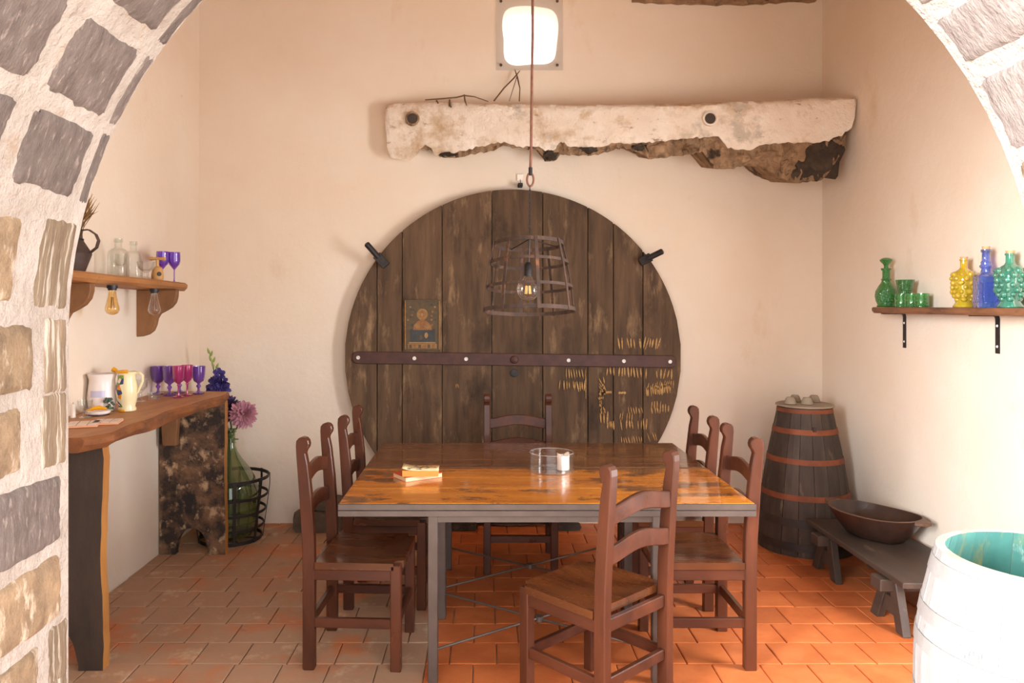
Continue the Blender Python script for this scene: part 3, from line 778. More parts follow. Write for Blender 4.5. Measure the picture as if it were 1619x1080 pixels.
def ledge_mesh(x0, x1, nx, top, bot, inset, ny, rough, back, holes=(), jag=0, name='plaster_coat', mat=None, parent=None):
    rnd = random.Random(3)
    vs_ = []; fs_ = []
    for i in range(nx + 1):
        px = x0 + (x1 - x0) * i / nx
        Y = yf(px) + inset
        t_, b_ = top(px), bot(px)
        if jag: b_ += rnd.uniform(-jag, jag) + jag * sin(px * 0.7) * 0.5
        if b_ < t_ + 2: b_ = t_ + 2
        for j in range(ny + 1):
            f = j / ny
            py = t_ + (b_ - t_) * f
            e = min(f, 1 - f) * ny
            rnd_in = 0.03 if j == 0 else (0.008 if j == ny else 0)
            ex = min(i, nx - i)
            rnd_in += 0.02 if ex == 0 else 0
            yy = Y + rnd_in + rnd.uniform(-rough, rough)
            pt = P(px, py, Y); pt.y = yy
            vs_.append(pt)
        # sloping underside and top back to the wall
        pb_ = P(px, b_ - 1.0, Y); pbk = Vector((pb_.x, back, EYE + (pb_.z - EYE) * back / Y + 0.005))
        pt_ = P(px, t_, Y); ptk = Vector((pt_.x, back, pt_.z + 0.0))
        if pbk.z > ptk.z - 0.01: pbk.z = ptk.z - 0.01
        vs_ += [pbk, ptk]
    R = ny + 3
    for i in range(nx):
        for j in range(ny):
            if any(hx0 <= i < hx1 and hy0 <= j < hy1 for (hx0, hx1, hy0, hy1) in holes): continue
            fs_.append((i * R + j, (i + 1) * R + j, (i + 1) * R + j + 1, i * R + j + 1))
        fs_.append((i * R + ny, (i + 1) * R + ny, (i + 1) * R + ny + 1, i * R + ny + 1))
        fs_.append((i * R + ny + 2, (i + 1) * R + ny + 2, (i + 1) * R, i * R))
        fs_.append((i * R + ny + 1, (i + 1) * R + ny + 1, (i + 1) * R + ny + 2, i * R + ny + 2))
    fs_.append(tuple(j for j in range(ny + 1)) + (ny + 1, ny + 2)); fs_.append(tuple(nx * R + j for j in range(ny, -1, -1)) + (nx * R + ny + 2, nx * R + ny + 1))
    mb = MB(); mb.smooth = True; mb.add(vs_, fs_)
    return mb.build(name, mat, parent, sharp=50 if name == 'plaster_coat' else 14)
ledge = thing('masonry_beam', 'long whitewashed masonry beam with a broken underside, jutting from the back wall', 'beam', (0, 0, 0))
coat = ledge_mesh(607, 1357, 150, lambda x: interp(topl, x), lambda x: interp(botl, x), 0.0, 9, 0.005, YB + 0.02, (), 1.6, 'plaster_coat', m_ledge, ledge)
ledge_mesh(620, 1341, 144, lambda x: interp(topl, x) + 22, lambda x: interp(rubl, x), 0.025, 7, 0.022, YB + 0.02, (), 1.4, 'rubble_core', m_rubble, ledge)
# lumps of stone showing in the broken underside
rr_ = random.Random(11)
for (px, py, w_, h_, dark) in ((1302, 248, 34, 32, 1), (1275, 268, 22, 18, 1), (1040, 238, 22, 12, 0), (1140, 246, 16, 20, 0), (1010, 234, 13, 7, 1), (870, 246, 14, 8, 1), (893, 233, 9, 8, 0), (1243, 262, 14, 16, 0), (1175, 252, 16, 8, 0), (1215, 246, 22, 8, 0), (935, 238, 20, 6, 1), (710, 245, 15, 3.5, 1), (1320, 226, 12, 10, 0), (1090, 238, 13, 6, 0), (1250, 242, 14, 9, 0)):
    Y = yf(px) + 0.05
    c = P(px, py, Y); k = Y / F
    b = MB(); b.ball((0, 0, 0), 1, 10, (w_ * k * 1.05, 0.06, h_ * k * 1.05))
    for i, v in enumerate(b.v):
        b.v[i] = v * (1 + 0.22 * sin(v.x * 90 + i) + rr_.uniform(-0.12, 0.12))
    b.smooth = False; b.sm = [False] * len(b.f)
    b.build('stone', m_darkrock if dark else m_rubble, ledge, loc=c)
for px, py in ((652, 188), (1122, 188)):
    Y = yf(px)
    c = P(px, py, Y)
    MB().lathe([(0.052, 0.006), (0.05, -0.016), (0.040, -0.020), (0.036, -0.012), (0.034, 0.0), (0.03, 0.004), (0, 0.005)], 18, M=Matrix.Translation((c.x, c.y, c.z)) @ Matrix.Rotation(-pi / 2, 4, 'X')).build('socket', m_rubble if px < 700 else m_ledge, ledge)
    MB().lathe([(0.036, 0), (0.02, 0.002), (0, 0.002)], 16, M=Matrix.Translation((c.x, c.y - 0.014, c.z)) @ Matrix.Rotation(pi / 2, 4, 'X')).build('socket_hole', m_socket, ledge, label='dark round socket hole')
# dry twigs on the beam
def twig(lab, lines):
    mb = MB()
    for pts in lines:
        mb.tube([P(x, y, Y) for (x, y, Y) in pts], [0.0042] * (len(pts) - 1) + [0.0025], 6)
    o = mb.build('dry_twig', m_twig)
    return tag(o, lab, 'twig', 'dry twigs lying on the masonry beam')
tw = thing('dry_twig', 'dry twig lying along the top of the masonry beam at its left end', 'twig', (0, 0, 0), 0, 'dry twigs lying on the masonry beam')
MB().tube([P(x, y, Y) for (x, y, Y) in ((672, 158, 5.40), (700, 156, 5.40), (722, 154, 5.40), (734, 151, 5.38), (750, 153, 5.38), (772, 160.5, 5.37))], [0.004, 0.005, 0.005, 0.005, 0.004, 0.003], 6).build('stem', m_twig, tw)
MB().tube([P(734, 150, 5.375), P(735, 159, 5.36), P(738, 167, 5.34)], [0.006, 0.006, 0.003], 6).build('side_shoot', m_twig, tw)
MB().tube([P(711, 158, 5.37), P(711, 167, 5.35), P(714, 170, 5.35)], [0.007, 0.009, 0.003], 6).build('side_shoot', m_twig, tw)
MB().tube([P(690, 159, 5.38), P(693, 163.5, 5.37)], [0.007, 0.004], 6).build('side_shoot', m_twig, tw)
tw = thing('dry_twig', 'forked dry twig standing up from the beam below the window plate', 'twig', (0, 0, 0), 0, 'dry twigs lying on the masonry beam')
MB().tube([P(822, 112, 5.53), P(812, 124, 5.48), P(797, 139, 5.42), P(781, 159.5, 5.36)], [0.003, 0.005, 0.005, 0.005], 6).build('stem', m_twig, tw)
MB().tube([P(814, 110, 5.53), P(818, 122, 5.50), P(822, 140, 5.44), P(821, 160, 5.36)], [0.003, 0.006, 0.004, 0.004], 6).build('stem', m_twig, tw)
MB().tube([P(817, 122, 5.5), P(812, 138, 5.46), P(805, 160, 5.37)], [0.003, 0.003, 0.002], 6).build('side_shoot', m_twig, tw)

# ------------------------------------------------------------------ dining tables
TL, TR, TZ = -0.616, 1.149, 0.76
TH = 0.054
def table(lab, y0, y1, ys, mat):
    cx, cy = (TL + TR) / 2, (y0 + y1) / 2
    t_ = thing('dining_table', lab, 'table', (cx, cy, 0), 0, 'two tables pushed together')
    hw, hd = (TR - TL) / 2, (y1 - y0) / 2
    for a, b in zip(ys, ys[1:]):
        MB().box((0, (a + b) / 2 - cy, TZ - 0.011), (2 * hw - 0.006, (b - a) - 0.002, 0.022)).build('plank', mat, t_, bevel=0.0015)
    for (c, d) in (((0, -hd + 0.006, TZ - TH / 4 - 0.001), (2 * hw, 0.012, TH / 2 - 0.002)), ((0, -hd + 0.006, TZ - TH * 0.75 - 0.001), (2 * hw, 0.012, TH / 2 - 0.002)),
                   ((0, hd - 0.006, TZ - TH / 2 - 0.001), (2 * hw, 0.012, TH - 0.002)), ((-hw + 0.006, 0, TZ - TH / 2 - 0.0015), (0.012, 2 * hd - 0.024, TH - 0.003)), ((hw - 0.006, 0, TZ - TH / 2 - 0.0015), (0.012, 2 * hd - 0.024, TH - 0.003))):
        MB().box(c, d).build('edge_rail', m_steel, t_, bevel=0.0015)
    lx = ((684 - VX) / 600 * EYE - cx, (1040 - VX) / 600 * EYE - cx)
    ly = (-hd + 0.025, hd - 0.025)
    MB().box(((lx[0] + lx[1]) / 2, ly[0], TZ - 0.055), (lx[1] - lx[0], 0.03, 0.05)).build('under_beam', m_steel, t_)
    MB().box(((lx[0] + lx[1]) / 2, ly[1], TZ - 0.055), (lx[1] - lx[0], 0.03, 0.05)).build('under_beam', m_steel, t_)
    for x in lx:
        for y in ly:
            MB().box((x, y, (TZ - 0.025) / 2), (0.042, 0.042, TZ - 0.025)).build('leg', m_steel, t_, bevel=0.003)
    zc = 0.133
    for (a, b) in (((lx[0], ly[0], zc), (lx[1], ly[1], zc + 0.004)), ((lx[0], ly[1], zc - 0.004), (lx[1], ly[0], zc))):
        MB().tube([a, b], 0.0055, 8).build('brace_cable', m_cable, t_)
    MB().lathe([(0, -0.012), (0.02, -0.012), (0.02, 0.012), (0, 0.012)], 12, c=((lx[0] + lx[1]) / 2, 0, zc)).build('brace_hub', m_cable, t_)
    return t_
table('steel framed dining table in front with glossy amber planks and scuffed dark patches', 3.2, 3.903, [3.212, 3.476, 3.70, 3.891], m_amber)
table('steel framed dining table behind with darker brown planks, nearest the vat head', 3.907, 4.624, [3.919, 4.114, 4.383, 4.612], m_walnut)

# ------------------------------------------------------------------ dining chairs
CDX, CW = 0.192, 0.20
def chair(lab, loc, rz, group):
    t_ = thing('dining_chair', lab, 'chair', loc, rz, group)
    # rear post with leaning back and scrolled top (profile in x-z, extruded along y)
    prof = [(-0.026, 0), (0.026, 0), (0.026, 0.46), (0.024, 0.58), (0.012, 0.76), (-0.004, 0.90), (-0.014, 0.948), (-0.010, 0.960), (0.000, 0.975), (0.003, 0.990), (-0.001, 1.006), (-0.012, 1.017), (-0.028, 1.020), (-0.044, 1.015), (-0.054, 1.003), (-0.056, 0.98), (-0.054, 0.94), (-0.042, 0.78), (-0.030, 0.58), (-0.026, 0.46)]
    for sgn in (-1, 1):
        mb = MB().prism([(x - CDX, z) for (x, z) in prof], sgn * CW - 0.021, sgn * CW + 0.021)
        mb.build('back_post', m_chair, t_, bevel=0.004)
        MB().box((CDX, sgn * CW, 0.232), (0.046, 0.044, 0.464)).build('leg', m_chair, t_, bevel=0.004)
        MB().box((0, sgn * CW, 0.205), (2 * CDX - 0.04, 0.024, 0.042)).build('stretcher', m_chair_h, t_, bevel=0.003)
        MB().box((0, sgn * (CW + 0.004), 0.418), (2 * CDX - 0.04, 0.024, 0.048)).build('seat_rail', m_chair_h, t_, bevel=0.003)
    for x in (-CDX, CDX):
        MB().box((x, 0, 0.205), (0.024, 2 * CW - 0.04, 0.042)).build('stretcher', m_chair_h, t_, bevel=0.003)
        MB().box((x, 0, 0.418), (0.024, 2 * CW - 0.04, 0.048)).build('seat_rail', m_chair_h, t_, bevel=0.003)
    # seat: slightly dished board notched round the legs
    mb = MB(); mb.smooth = True
    n = 10; vs_ = []; idx = {}
    X0, X1, Y0 = -CDX + 0.028, CDX + 0.03, CW + 0.022
    for i in range(n + 1):
        for j in range(n + 1):
            u, v = i / n, j / n
            e = min(u, 1 - u, v, 1 - v)
            z = 0.474 - 0.012 * min(1, e * 4) * (1 - (2 * v - 1) ** 2 * 0.6)
            x, y = X0 + (X1 - X0) * u, -Y0 + 2 * Y0 * v
            vs_.append((x, y, z)); idx[i, j] = len(vs_) - 1
    fs_ = [(idx[i, j], idx[i + 1, j], idx[i + 1, j + 1], idx[i, j + 1]) for i in range(n) for j in range(n)
           if not (i >= n - 1 and (j == 0 or j == n - 1))]
    mb.add(vs_, fs_)
    o = mb.build('seat', m_seat, t_)
    bm = bmesh.new(); bm.from_mesh(o.data)
    low = bmesh.ops.duplicate(bm, geom=bm.verts[:] + bm.edges[:] + bm.faces[:])
    vm = low['vert_map']
    for a_ in [e for e in low['geom'] if isinstance(e, bmesh.types.BMVert)]: a_.co.z = 0.443
    newf = set(e for e in low['geom'] if isinstance(e, bmesh.types.BMFace))
    for e in [e for e in bm.edges if len(e.link_faces) == 1 and e.link_faces[0] not in newf]:
        bm.faces.new((e.verts[0], e.verts[1], vm[e.verts[1]], vm[e.verts[0]]))
    bmesh.ops.recalc_face_normals(bm, faces=bm.faces)
    for f in bm.faces: f.smooth = True
    bm.to_mesh(o.data); bm.free(); o.data.set_sharp_from_angle(angle=radians(35))
    # two arched back rails
    for (z0, h) in ((0.648, 0.066), (0.796, 0.066)):
        tp, bt = [], []
        for k in range(17):
            f = k / 16; y = (-CW + 0.018) + (2 * CW - 0.036) * f
            bow = 0.026 * (0.5 - 0.5 * cos(2 * pi * f)) ** 0.8
            tp.append((y, z0 + h + bow)); bt.append((y, z0 + bow * 0.95))
        xr = -CDX - 0.012 - 0.016 * (z0 - 0.5) / 0.3
        mb = MB().prism(bt + tp[::-1], xr - 0.011, xr + 0.011, axis='x')
        mb.build('back_rail', m_chair_h, t_, bevel=0.004)
    return t_
GC = 'dark stained ladderback chairs round the tables'
ch = chair('dark ladderback chair on the left, nearer the camera, drawn up to the amber table', (-0.565, 3.53, 0), radians(-3), GC)
dup(ch, 'dark ladderback chair on the left farther back, drawn up to the dark table', (-0.515, 4.19, 0), radians(-1), GC)
dup(ch, 'dark ladderback chair at the head of the table in front of the vat head', (0.22, 4.715, 0), -pi / 2, GC)
dup(ch, 'ladderback chair in the foreground turned at an angle, its back to the camera', (0.4515, 3.056, 0), atan2(0.736, -0.677), GC)
dup(ch, 'dark ladderback chair on the right, nearer the camera, facing the amber table', (0.975, 3.533, 0), pi, GC)
dup(ch, 'dark ladderback chair on the right farther back, in front of the staved tub', (0.985, 4.178, 0), pi - radians(1), GC)

# ------------------------------------------------------------------ things on the table
dc = (0.343, 3.847, TZ)
ds = thing('glass_dish', 'low round clear glass dish holding a candle on the table', 'dish', dc)
R_ = 0.112
MB().lathe([(0, 0.001), (R_ - 0.006, 0.001), (R_, 0.006), (R_, 0.092), (R_ - 0.0025, 0.0935), (R_ - 0.005, 0.092), (R_ - 0.005, 0.008), (0, 0.007)], 48).build('bowl_wall', g_thin, ds)
MB().lathe([(R_ - 0.0045, 0.0925), (R_ + 0.0005, 0.0925), (R_ - 0.002, 0.0955), (R_ - 0.0045, 0.0925)], 48).build('rim', g_rim, ds)
MB().lathe([(0, 0.0012), (R_ - 0.004, 0.0012), (R_ + 0.0004, 0.006), (R_ + 0.0004, 0.009)], 48).build('base', g_rim2, ds)
mb = MB()
pr_ = random.Random(5)
rows = []
for (r, z) in ((0, 0), (0.030, 0), (0.032, 0.004), (0.031, 0.04), (0.032, 0.072)): rows.append((r, z))
mb.lathe(rows, 20)
n0 = len(mb.v)
for k in range(20):
    th = 2 * pi * k / 20
    mb.v.append(Vector((0.030 * cos(th), 0.030 * sin(th), 0.076 + 0.010 * sin(th * 2 + 1) + pr_.uniform(-0.003, 0.004))))
for k in range(20):
    th = 2 * pi * k / 20
    mb.v.append(Vector((0.018 * cos(th), 0.018 * sin(th), 0.070 + 0.006 * sin(th * 3))))
mb.v.append(Vector((0, 0, 0.062)))
b0 = n0 - 20
for k in range(20):
    k2 = (k + 1) % 20
    for q in ([b0 + k, b0 + k2, n0 + k2, n0 + k], [n0 + k, n0 + k2, n0 + 20 + k2, n0 + 20 + k], [n0 + 20 + k, n0 + 20 + k2, n0 + 40]):
        mb.f.append(q); mb.m.append(0); mb.sm.append(True)
cd = thing('candle', 'stubby white half burnt candle standing in the glass dish', 'candle', (dc[0] + 0.058, dc[1] - 0.01, TZ + 0.0075))
mb.build('wax', m_candle, cd)
MB().tube([(0, 0, 0.058), (0.001, 0, 0.07), (0.004, 0, 0.078)], 0.0015, 6).build('wick', m_ink, cd)
# books
bk = thing('paperback_book', 'red covered paperback lying askew under the other book on the table', 'book', (-0.322, 3.70, TZ), radians(33), 'two paperbacks stacked on the table')
def book(t_, w, d, h, cover, pages, spine_side=1):
    MB().box((0, 0, h / 2), (w - 0.004, d - 0.004, h - 0.003)).build('page_block', pages, t_)
    MB().box((0, 0, h - 0.0007), (w, d, 0.0014)).build('cover', cover, t_)
    MB().box((0, 0, 0.0007), (w, d, 0.0014)).build('cover', cover, t_)
    MB().box((0, d / 2 - 0.0007, h / 2), (w, 0.0014, h)).build('spine', cover, t_)
book(bk, 0.20, 0.135, 0.022, m_red, m_paper)
bk2 = thing('paperback_book', 'paperback with ochre page edges and a pale printed cover, on top', 'book', (-0.304, 3.665, TZ + 0.0225), radians(1.5), 'two paperbacks stacked on the table')
MB().box((0, 0, 0.015), (0.17, 0.118, 0.028)).build('page_block', m_ochrepage, bk2)
# bowed cover curling up at its left end
mb = MB(); mb.smooth = True
n = 14; vs_ = []
for i in range(n + 1):
    f = i / n; x = -0.087 + 0.174 * f
    z = 0.0298 + 0.012 * max(0, (0.45 - f) / 0.45) ** 2.2
    vs_ += [(x, -0.060, z), (x, 0.060, z - 0.001)]
mb.add(vs_, [(2 * i, 2 * i + 2, 2 * i + 3, 2 * i + 1) for i in range(n)])
o = mb.build('cover', m_coverart, bk2); so = o.modifiers.new('card', 'SOLIDIFY'); so.thickness = 0.0012
mb = MB()
pr_ = random.Random(9)
for k in range(26):
    u, v = pr_.gauss(0.02, 0.032), pr_.uniform(-0.045, 0.035)
    if abs(u) > 0.07: continue
    f = (u + 0.087) / 0.174
    z = 0.0298 + 0.012 * max(0, (0.45 - f) / 0.45) ** 2.2 + 0.0022
    a, b = pr_.uniform(0.004, 0.011), pr_.uniform(0.003, 0.008)
    mb.add([(u + a * cos(2 * pi * q / 7) * pr_.uniform(0.7, 1.2), v + b * sin(2 * pi * q / 7) * pr_.uniform(0.7, 1.2), z) for q in range(7)], [tuple(range(7))])
mb.build('cover_print', m_ink, bk2, kind='stuff')

# ------------------------------------------------------------------ cage pendant lamp
LX, LY = (836 - VX) * 3.9 / F, 3.9
lamp = thing('cage_pendant_lamp', 'rusty iron hoop cage lamp with a bare bulb, hanging over the table', 'lamp', (LX, LY, P(0, 386, LY).z))
k_ = LY / F
def lz(py): return P(0, py, LY).z - P(0, 386, LY).z
MB().tube([(0.020, 0, ZC + 0.02 - P(0, 386, LY).z), (0.020, 0, lz(60)), (0.016, 0, lz(130)), (0.012, 0, lz(240)), (0.008, 0, lz(272))], 0.0068, 8).build('rod', m_rod, lamp)
loop = [(0.008 + 0.017 * cos(a), 0, lz(284) + 0.034 * sin(a)) for a in [2 * pi * i / 20 for i in range(20)]]
MB().tube(loop, 0.0055, 8, closed=True).build('hook_loop', m_rod, lamp)
MB().lathe([(0, -0.02), (0.01, -0.02), (0.01, 0.02), (0, 0.02)], 10, c=(0.009, 0, lz(271))).build('ferrule', m_iron, lamp)
zt, zb2 = lz(294), lz(374)
nl = 12
for i in range(nl):
    z = zt + (zb2 - zt) * (i + 0.5) / nl; hl = abs(zb2 - zt) / nl * 0.66
    pts = [(0.006 + (0.006 * cos(a) if i % 2 else 0), (0 if i % 2 else 0.006 * cos(a)), z + hl * sin(a)) for a in [2 * pi * q / 10 for q in range(10)]]
    MB().tube(pts, 0.002, 5, closed=True).build('chain_link', m_iron, lamp)
# cage: hoops and ribs in a tilted frame
TM = Matrix.Rotation(radians(-6), 4, 'X')
ringz = [(386, 54.5), (416, 61), (455, 67), (491, 71)]
rings = []
for (py, rp) in ringz:
    rings.append((lz(py), rp * k_))
for gi, (z, r) in enumerate(rings):
    pts, nr = [], []
    for i in range(40):
        a = 2 * pi * i / 40
        wob = 1 + 0.012 * sin(3 * a + gi)
        pts.append(TM @ Vector((r * wob * cos(a), r * wob * sin(a), z))); nr.append(TM @ Vector((cos(a), sin(a), 0.12)))
    MB().strip(pts, nr, 0.020 if gi in (0, 3) else 0.015, 0.004, closed=True).build('hoop', m_rust, lamp)
for i in range(8):
    a = 2 * pi * (i + 0.18) / 8 + pi / 2
    pts = [TM @ Vector(((r + 0.004) * cos(a), (r + 0.004) * sin(a), z)) for (z, r) in rings]
    d0 = (pts[0] - pts[1]).normalized(); d1 = (pts[-1] - pts[-2]).normalized()
    pts = [pts[0] + d0 * 0.012] + pts + [pts[-1] + d1 * 0.012]
    MB().strip(pts, [TM @ Vector((cos(a), sin(a), 0.15))] * len(pts), 0.016, 0.004).build('rib', m_rust, lamp)
for i in range(4):
    a = 2 * pi * i / 4 + 0.5
    p = TM @ Vector((rings[0][1] * cos(a), rings[0][1] * sin(a), rings[0][0]))
    MB().tube([p, Vector((0.004, 0, lz(378)))], 0.0035, 6).build('spoke_wire', m_iron, lamp)
MB().tube([(0.004, 0, lz(378)), (-0.002, 0, lz(426))], 0.004, 6).build('lamp_cord', m_black, lamp)
MB().lathe([(0, 0.03), (0.012, 0.03), (0.019, 0.02), (0.021, -0.045), (0, -0.045)], 16, c=(-0.003, 0, lz(424))).build('socket', m_iron, lamp)
bz = lz(458); br = 18.5 * k_
prof = [(0.016, bz + 0.098), (0.018, bz + 0.075)] + [(br * sin(a), bz + br * cos(a)) for a in [radians(28 + 152 * i / 16) for i in range(17)]]
prof[-1] = (0, bz - br)
bulb = MB().lathe(prof, 28, c=(-0.004, 0, 0)).build('bulb', g_bulb, lamp)
for i in range(6):
    a = 2 * pi * i / 6
    MB().tube([(-0.004 + 0.011 * cos(a), 0.011 * sin(a), bz + 0.02), (-0.004 + 0.015 * cos(a), 0.015 * sin(a), bz - 0.022)], 0.0026, 5).build('filament', m_filament, bulb)

# ------------------------------------------------------------------ live-edge console on slab legs, left wall
CT = 1.04
con = thing('console_table', 'tall rough plank console on slab legs along the left wall', 'table', (-1.86, 4.05, 0))
def con_xy(x, y, z): return Vector((x + 1.86, y - 4.05, z))
# plank with wavy live edge
ys = [3.20 + (4.93 - 3.20) * i / 28 for i in range(29)]
rr_ = random.Random(4)
mb = MB(); mb.smooth = False
vs_ = []
for i, y in enumerate(ys):
    f = i / 28
    xe = -1.645 + 0.018 * sin(f * 9 + 0.6) + 0.010 * sin(f * 23) + 0.012 * f - (0.05 * (1 - f / 0.06) if f < 0.06 else 0) - (0.012 if i == 28 else 0)
    xu = xe - 0.028 - 0.012 * sin(f * 13) + rr_.uniform(-.006, .006)
    row = [(-2.083, y, CT), (-1.90, y, CT - 0.001), (xe - 0.016, y, CT - 0.001 + 0.003 * sin(f * 12)), (xe, y, CT - 0.012 + rr_.uniform(-.003, .003)), (xe - 0.006 + rr_.uniform(-.006, .006), y, CT - 0.036), (xu, y, CT - 0.066 + 0.006 * sin(f * 10)), (-1.92, y, CT - 0.068), (-2.083, y, CT - 0.066)]
    vs_ += [con_xy(*p) for p in row]
fs_ = []
mi_ = []
for i in range(28):
    for j in range(8):
        fs_.append((i * 8 + j, i * 8 + (j + 1) % 8, (i + 1) * 8 + (j + 1) % 8, (i + 1) * 8 + j)); mi_.append(1 if j in (2, 3, 4) else 0)
fs_ += [tuple(range(8)), tuple(28 * 8 + j for j in range(7, -1, -1))]; mi_ += [1, 0]
mb.add(vs_, fs_); mb.m = mi_
mb.build('plank_top', [m_cons, m_cons_edge], con)
# slab legs with arched feet: outline in x-z, thick in y
def slab(y0, y1, xl, xr, htop, mats, arch, wav, nm):
    pts = []
    w = xr - xl
    n = 18
    pts.append((xl, 0))
    pts.append((xl, htop)); pts.append((xr - 0.004, htop))
    for i in range(1, n):
        f = i / n
        pts.append((xr - 0.004 + wav * sin(f * 8 + 1) * 0.5 + rr_.uniform(-.002, .002), htop * (1 - f)))
    pts.append((xr, 0))
    a0, a1, ah = arch
    pts.append((xl + w * a1, 0))
    for i in range(13):
        th = pi * i / 12
        pts.append((xl + w * ((a0 + a1) / 2 + (a1 - a0) / 2 * cos(th) * (0.92 if 0 < i < 12 else 1)), 0.02 + ah * sin(th) ** 0.8))
    pts.append((xl + w * a0, 0))
    mb = MB()
    loc = [con_xy(p[0], 0, p[1]) for p in pts]
    prof = [(p.x, p.z) for p in loc]
    mb.prism(prof, y0 - 4.05, y1 - 4.05, axis='y')
    # side faces on the room side take the raw edge colour
    for i, f in enumerate(mb.f):
        if len(f) == 4:
            xs = [mb.v[q].x for q in f]
            if min(xs) > con_xy(xr - 0.03, 0, 0).x: mb.m[i] = 1
    return mb.build(nm, mats, con, bevel=0)
slab(3.316, 3.372, -2.078, -1.664, 0.982, [m_slabdark, m_slabedge], (0.20, 0.74, 0.17), 0.012, 'leg')
slab(4.86, 4.915, -2.078, -1.655, 0.982, [m_burl, m_slabedge], (0.24, 0.74, 0.15), 0.006, 'leg')
MB().box(con_xy(-1.995, 4.833, 0.838), (0.085, 0.05, 0.265), taper=(1.4, 1)).build('corbel_block', m_bracketwood, con, bevel=0.004)

# things on the console ------------------------------------------------
def goblet_prof(h, r, kind):
    if kind == 'purple':     # deep tulip bowl on a knopped stem
        return [(0, 0), (0.40 * r * 2, 0.0), (0.42 * r * 2, 0.006), (0.14 * r * 2, 0.07 * h), (0.09 * r * 2, 0.13 * h), (0.085 * r * 2, 0.20 * h), (0.17 * r * 2, 0.26 * h), (0.17 * r * 2, 0.29 * h), (0.085 * r * 2, 0.34 * h), (0.13 * r * 2, 0.385 * h), (0.34 * r * 2, 0.46 * h), (0.43 * r * 2, 0.58 * h), (0.46 * r * 2, 0.72 * h), (0.5 * r * 2, h), (0.47 * r * 2, h), (0.43 * r * 2, 0.72 * h), (0.39 * r * 2, 0.58 * h), (0.28 * r * 2, 0.48 * h), (0, 0.43 * h)]
    if kind == 'magenta':    # straight bowl on a thin stem
        return [(0, 0), (0.9 * r, 0), (0.9 * r, 0.004), (0.2 * r, 0.05 * h), (0.13 * r, 0.15 * h), (0.13 * r, 0.34 * h), (0.26 * r, 0.38 * h), (0.16 * r, 0.42 * h), (0.62 * r, 0.50 * h), (0.92 * r, 0.62 * h), (r, h), (0.93 * r, h), (0.85 * r, 0.63 * h), (0.5 * r, 0.52 * h), (0, 0.48 * h)]
    if kind == 'tulip':
        return [(0, 0), (0.8 * r, 0), (0.8 * r, 0.003), (0.16 * r, 0.03 * h), (0.10 * r, 0.12 * h), (0.10 * r, 0.42 * h), (0.30 * r, 0.47 * h), (0.85 * r, 0.60 * h), (1.0 * r, 0.72 * h), (0.96 * r, h), (0.90 * r, h), (0.93 * r, 0.72 * h), (0.78 * r, 0.61 * h), (0, 0.49 * h)]
    if kind == 'coupe':      # wide shallow bowl, short knopped stem
        return [(0, 0), (0.72 * r, 0), (0.74 * r, 0.004), (0.3 * r, 0.10 * h), (0.2 * r, 0.18 * h), (0.3 * r, 0.28 * h), (0.2 * r, 0.38 * h), (0.4 * r, 0.45 * h), (0.85 * r, 0.62 * h), (r, h), (0.95 * r, h), (0.8 * r, 0.66 * h), (0.35 * r, 0.5 * h), (0, 0.49 * h)]
    if kind == 'cup':        # deep clear bowl
        return [(0, 0), (0.85 * r, 0), (0.86 * r, 0.004), (0.3 * r, 0.10 * h), (0.26 * r, 0.30 * h), (0.36 * r, 0.36 * h), (0.8 * r, 0.50 * h), (0.92 * r, 0.7 * h), (r, h), (0.95 * r, h), (0.86 * r, 0.7 * h), (0.7 * r, 0.53 * h), (0, 0.42 * h)]
def split_goblet(name, lab, cat, loc, h, r, kind, mat, group=None):
    t_ = thing(name, lab, cat, loc, 0, group)
    pr_ = goblet_prof(h, r, kind)
    cut = {'purple': 9, 'magenta': 7, 'tulip': 5, 'coupe': 6, 'cup': 4}[kind]
    MB().lathe(pr_[:cut + 1], 24).build('stem', mat, t_, sharp=60)
    MB().lathe(pr_[cut:], 28).build('bowl', mat, t_, sharp=60)
    return t_
GP = 'coloured goblets on the console'
def on_console(px, py): 
    Y = F * (EYE - CT) / (py - VY)
    return ((px - VX) * Y / F, Y, CT + 0.0015)
for (px, py, lab) in ((250, 623.5, 'purple glass goblet at the left end of the row on the console'), (268, 625.5, 'purple glass goblet second from the left of the row, beside the magenta one'),
                      (284, 621, 'purple glass goblet mostly hidden behind the two magenta ones'), (314, 622.5, 'purple glass goblet at the right end of the row on the console')):
    p = on_console(px, py)
    split_goblet('goblet', lab, 'goblet', p, (py - 580.5) * p[1] / F + 0.004, 0.043, 'purple', g_purple, GP)
for (px, py, top, lab) in ((282, 628.5, 579, 'magenta glass goblet nearer the front, left of the magenta pair'), (296, 625.5, 577.5, 'magenta glass goblet standing farther back, right of the magenta pair')):
    p = on_console(px, py)
    split_goblet('goblet', lab, 'goblet', p, (py - top) * p[1] / F, 0.036, 'magenta', g_magenta, GP)
p = on_console(134.5, 661)
split_goblet('small_goblet', 'small clear stemmed glass beside the tile coasters on the console', 'glass', p, (659 - 631) * p[1] / F, 0.036, 'cup', g_clear)
p = on_console(221, 635.5)
split_goblet('coupe_glass', 'clear coupe glass on the console, right of the patterned jug', 'glass', p, 0.132, 0.046, 'coupe', g_clear)
p = on_console(244, 631)
t_ = thing('glass_tumbler', 'low clear tumbler on the console in front of the purple goblets', 'glass', p)
MB().lathe([(0, 0), (0.034, 0), (0.037, 0.036), (0.034, 0.037), (0.031, 0.008), (0, 0.008)], 20).build('glass_wall', g_clear, t_)
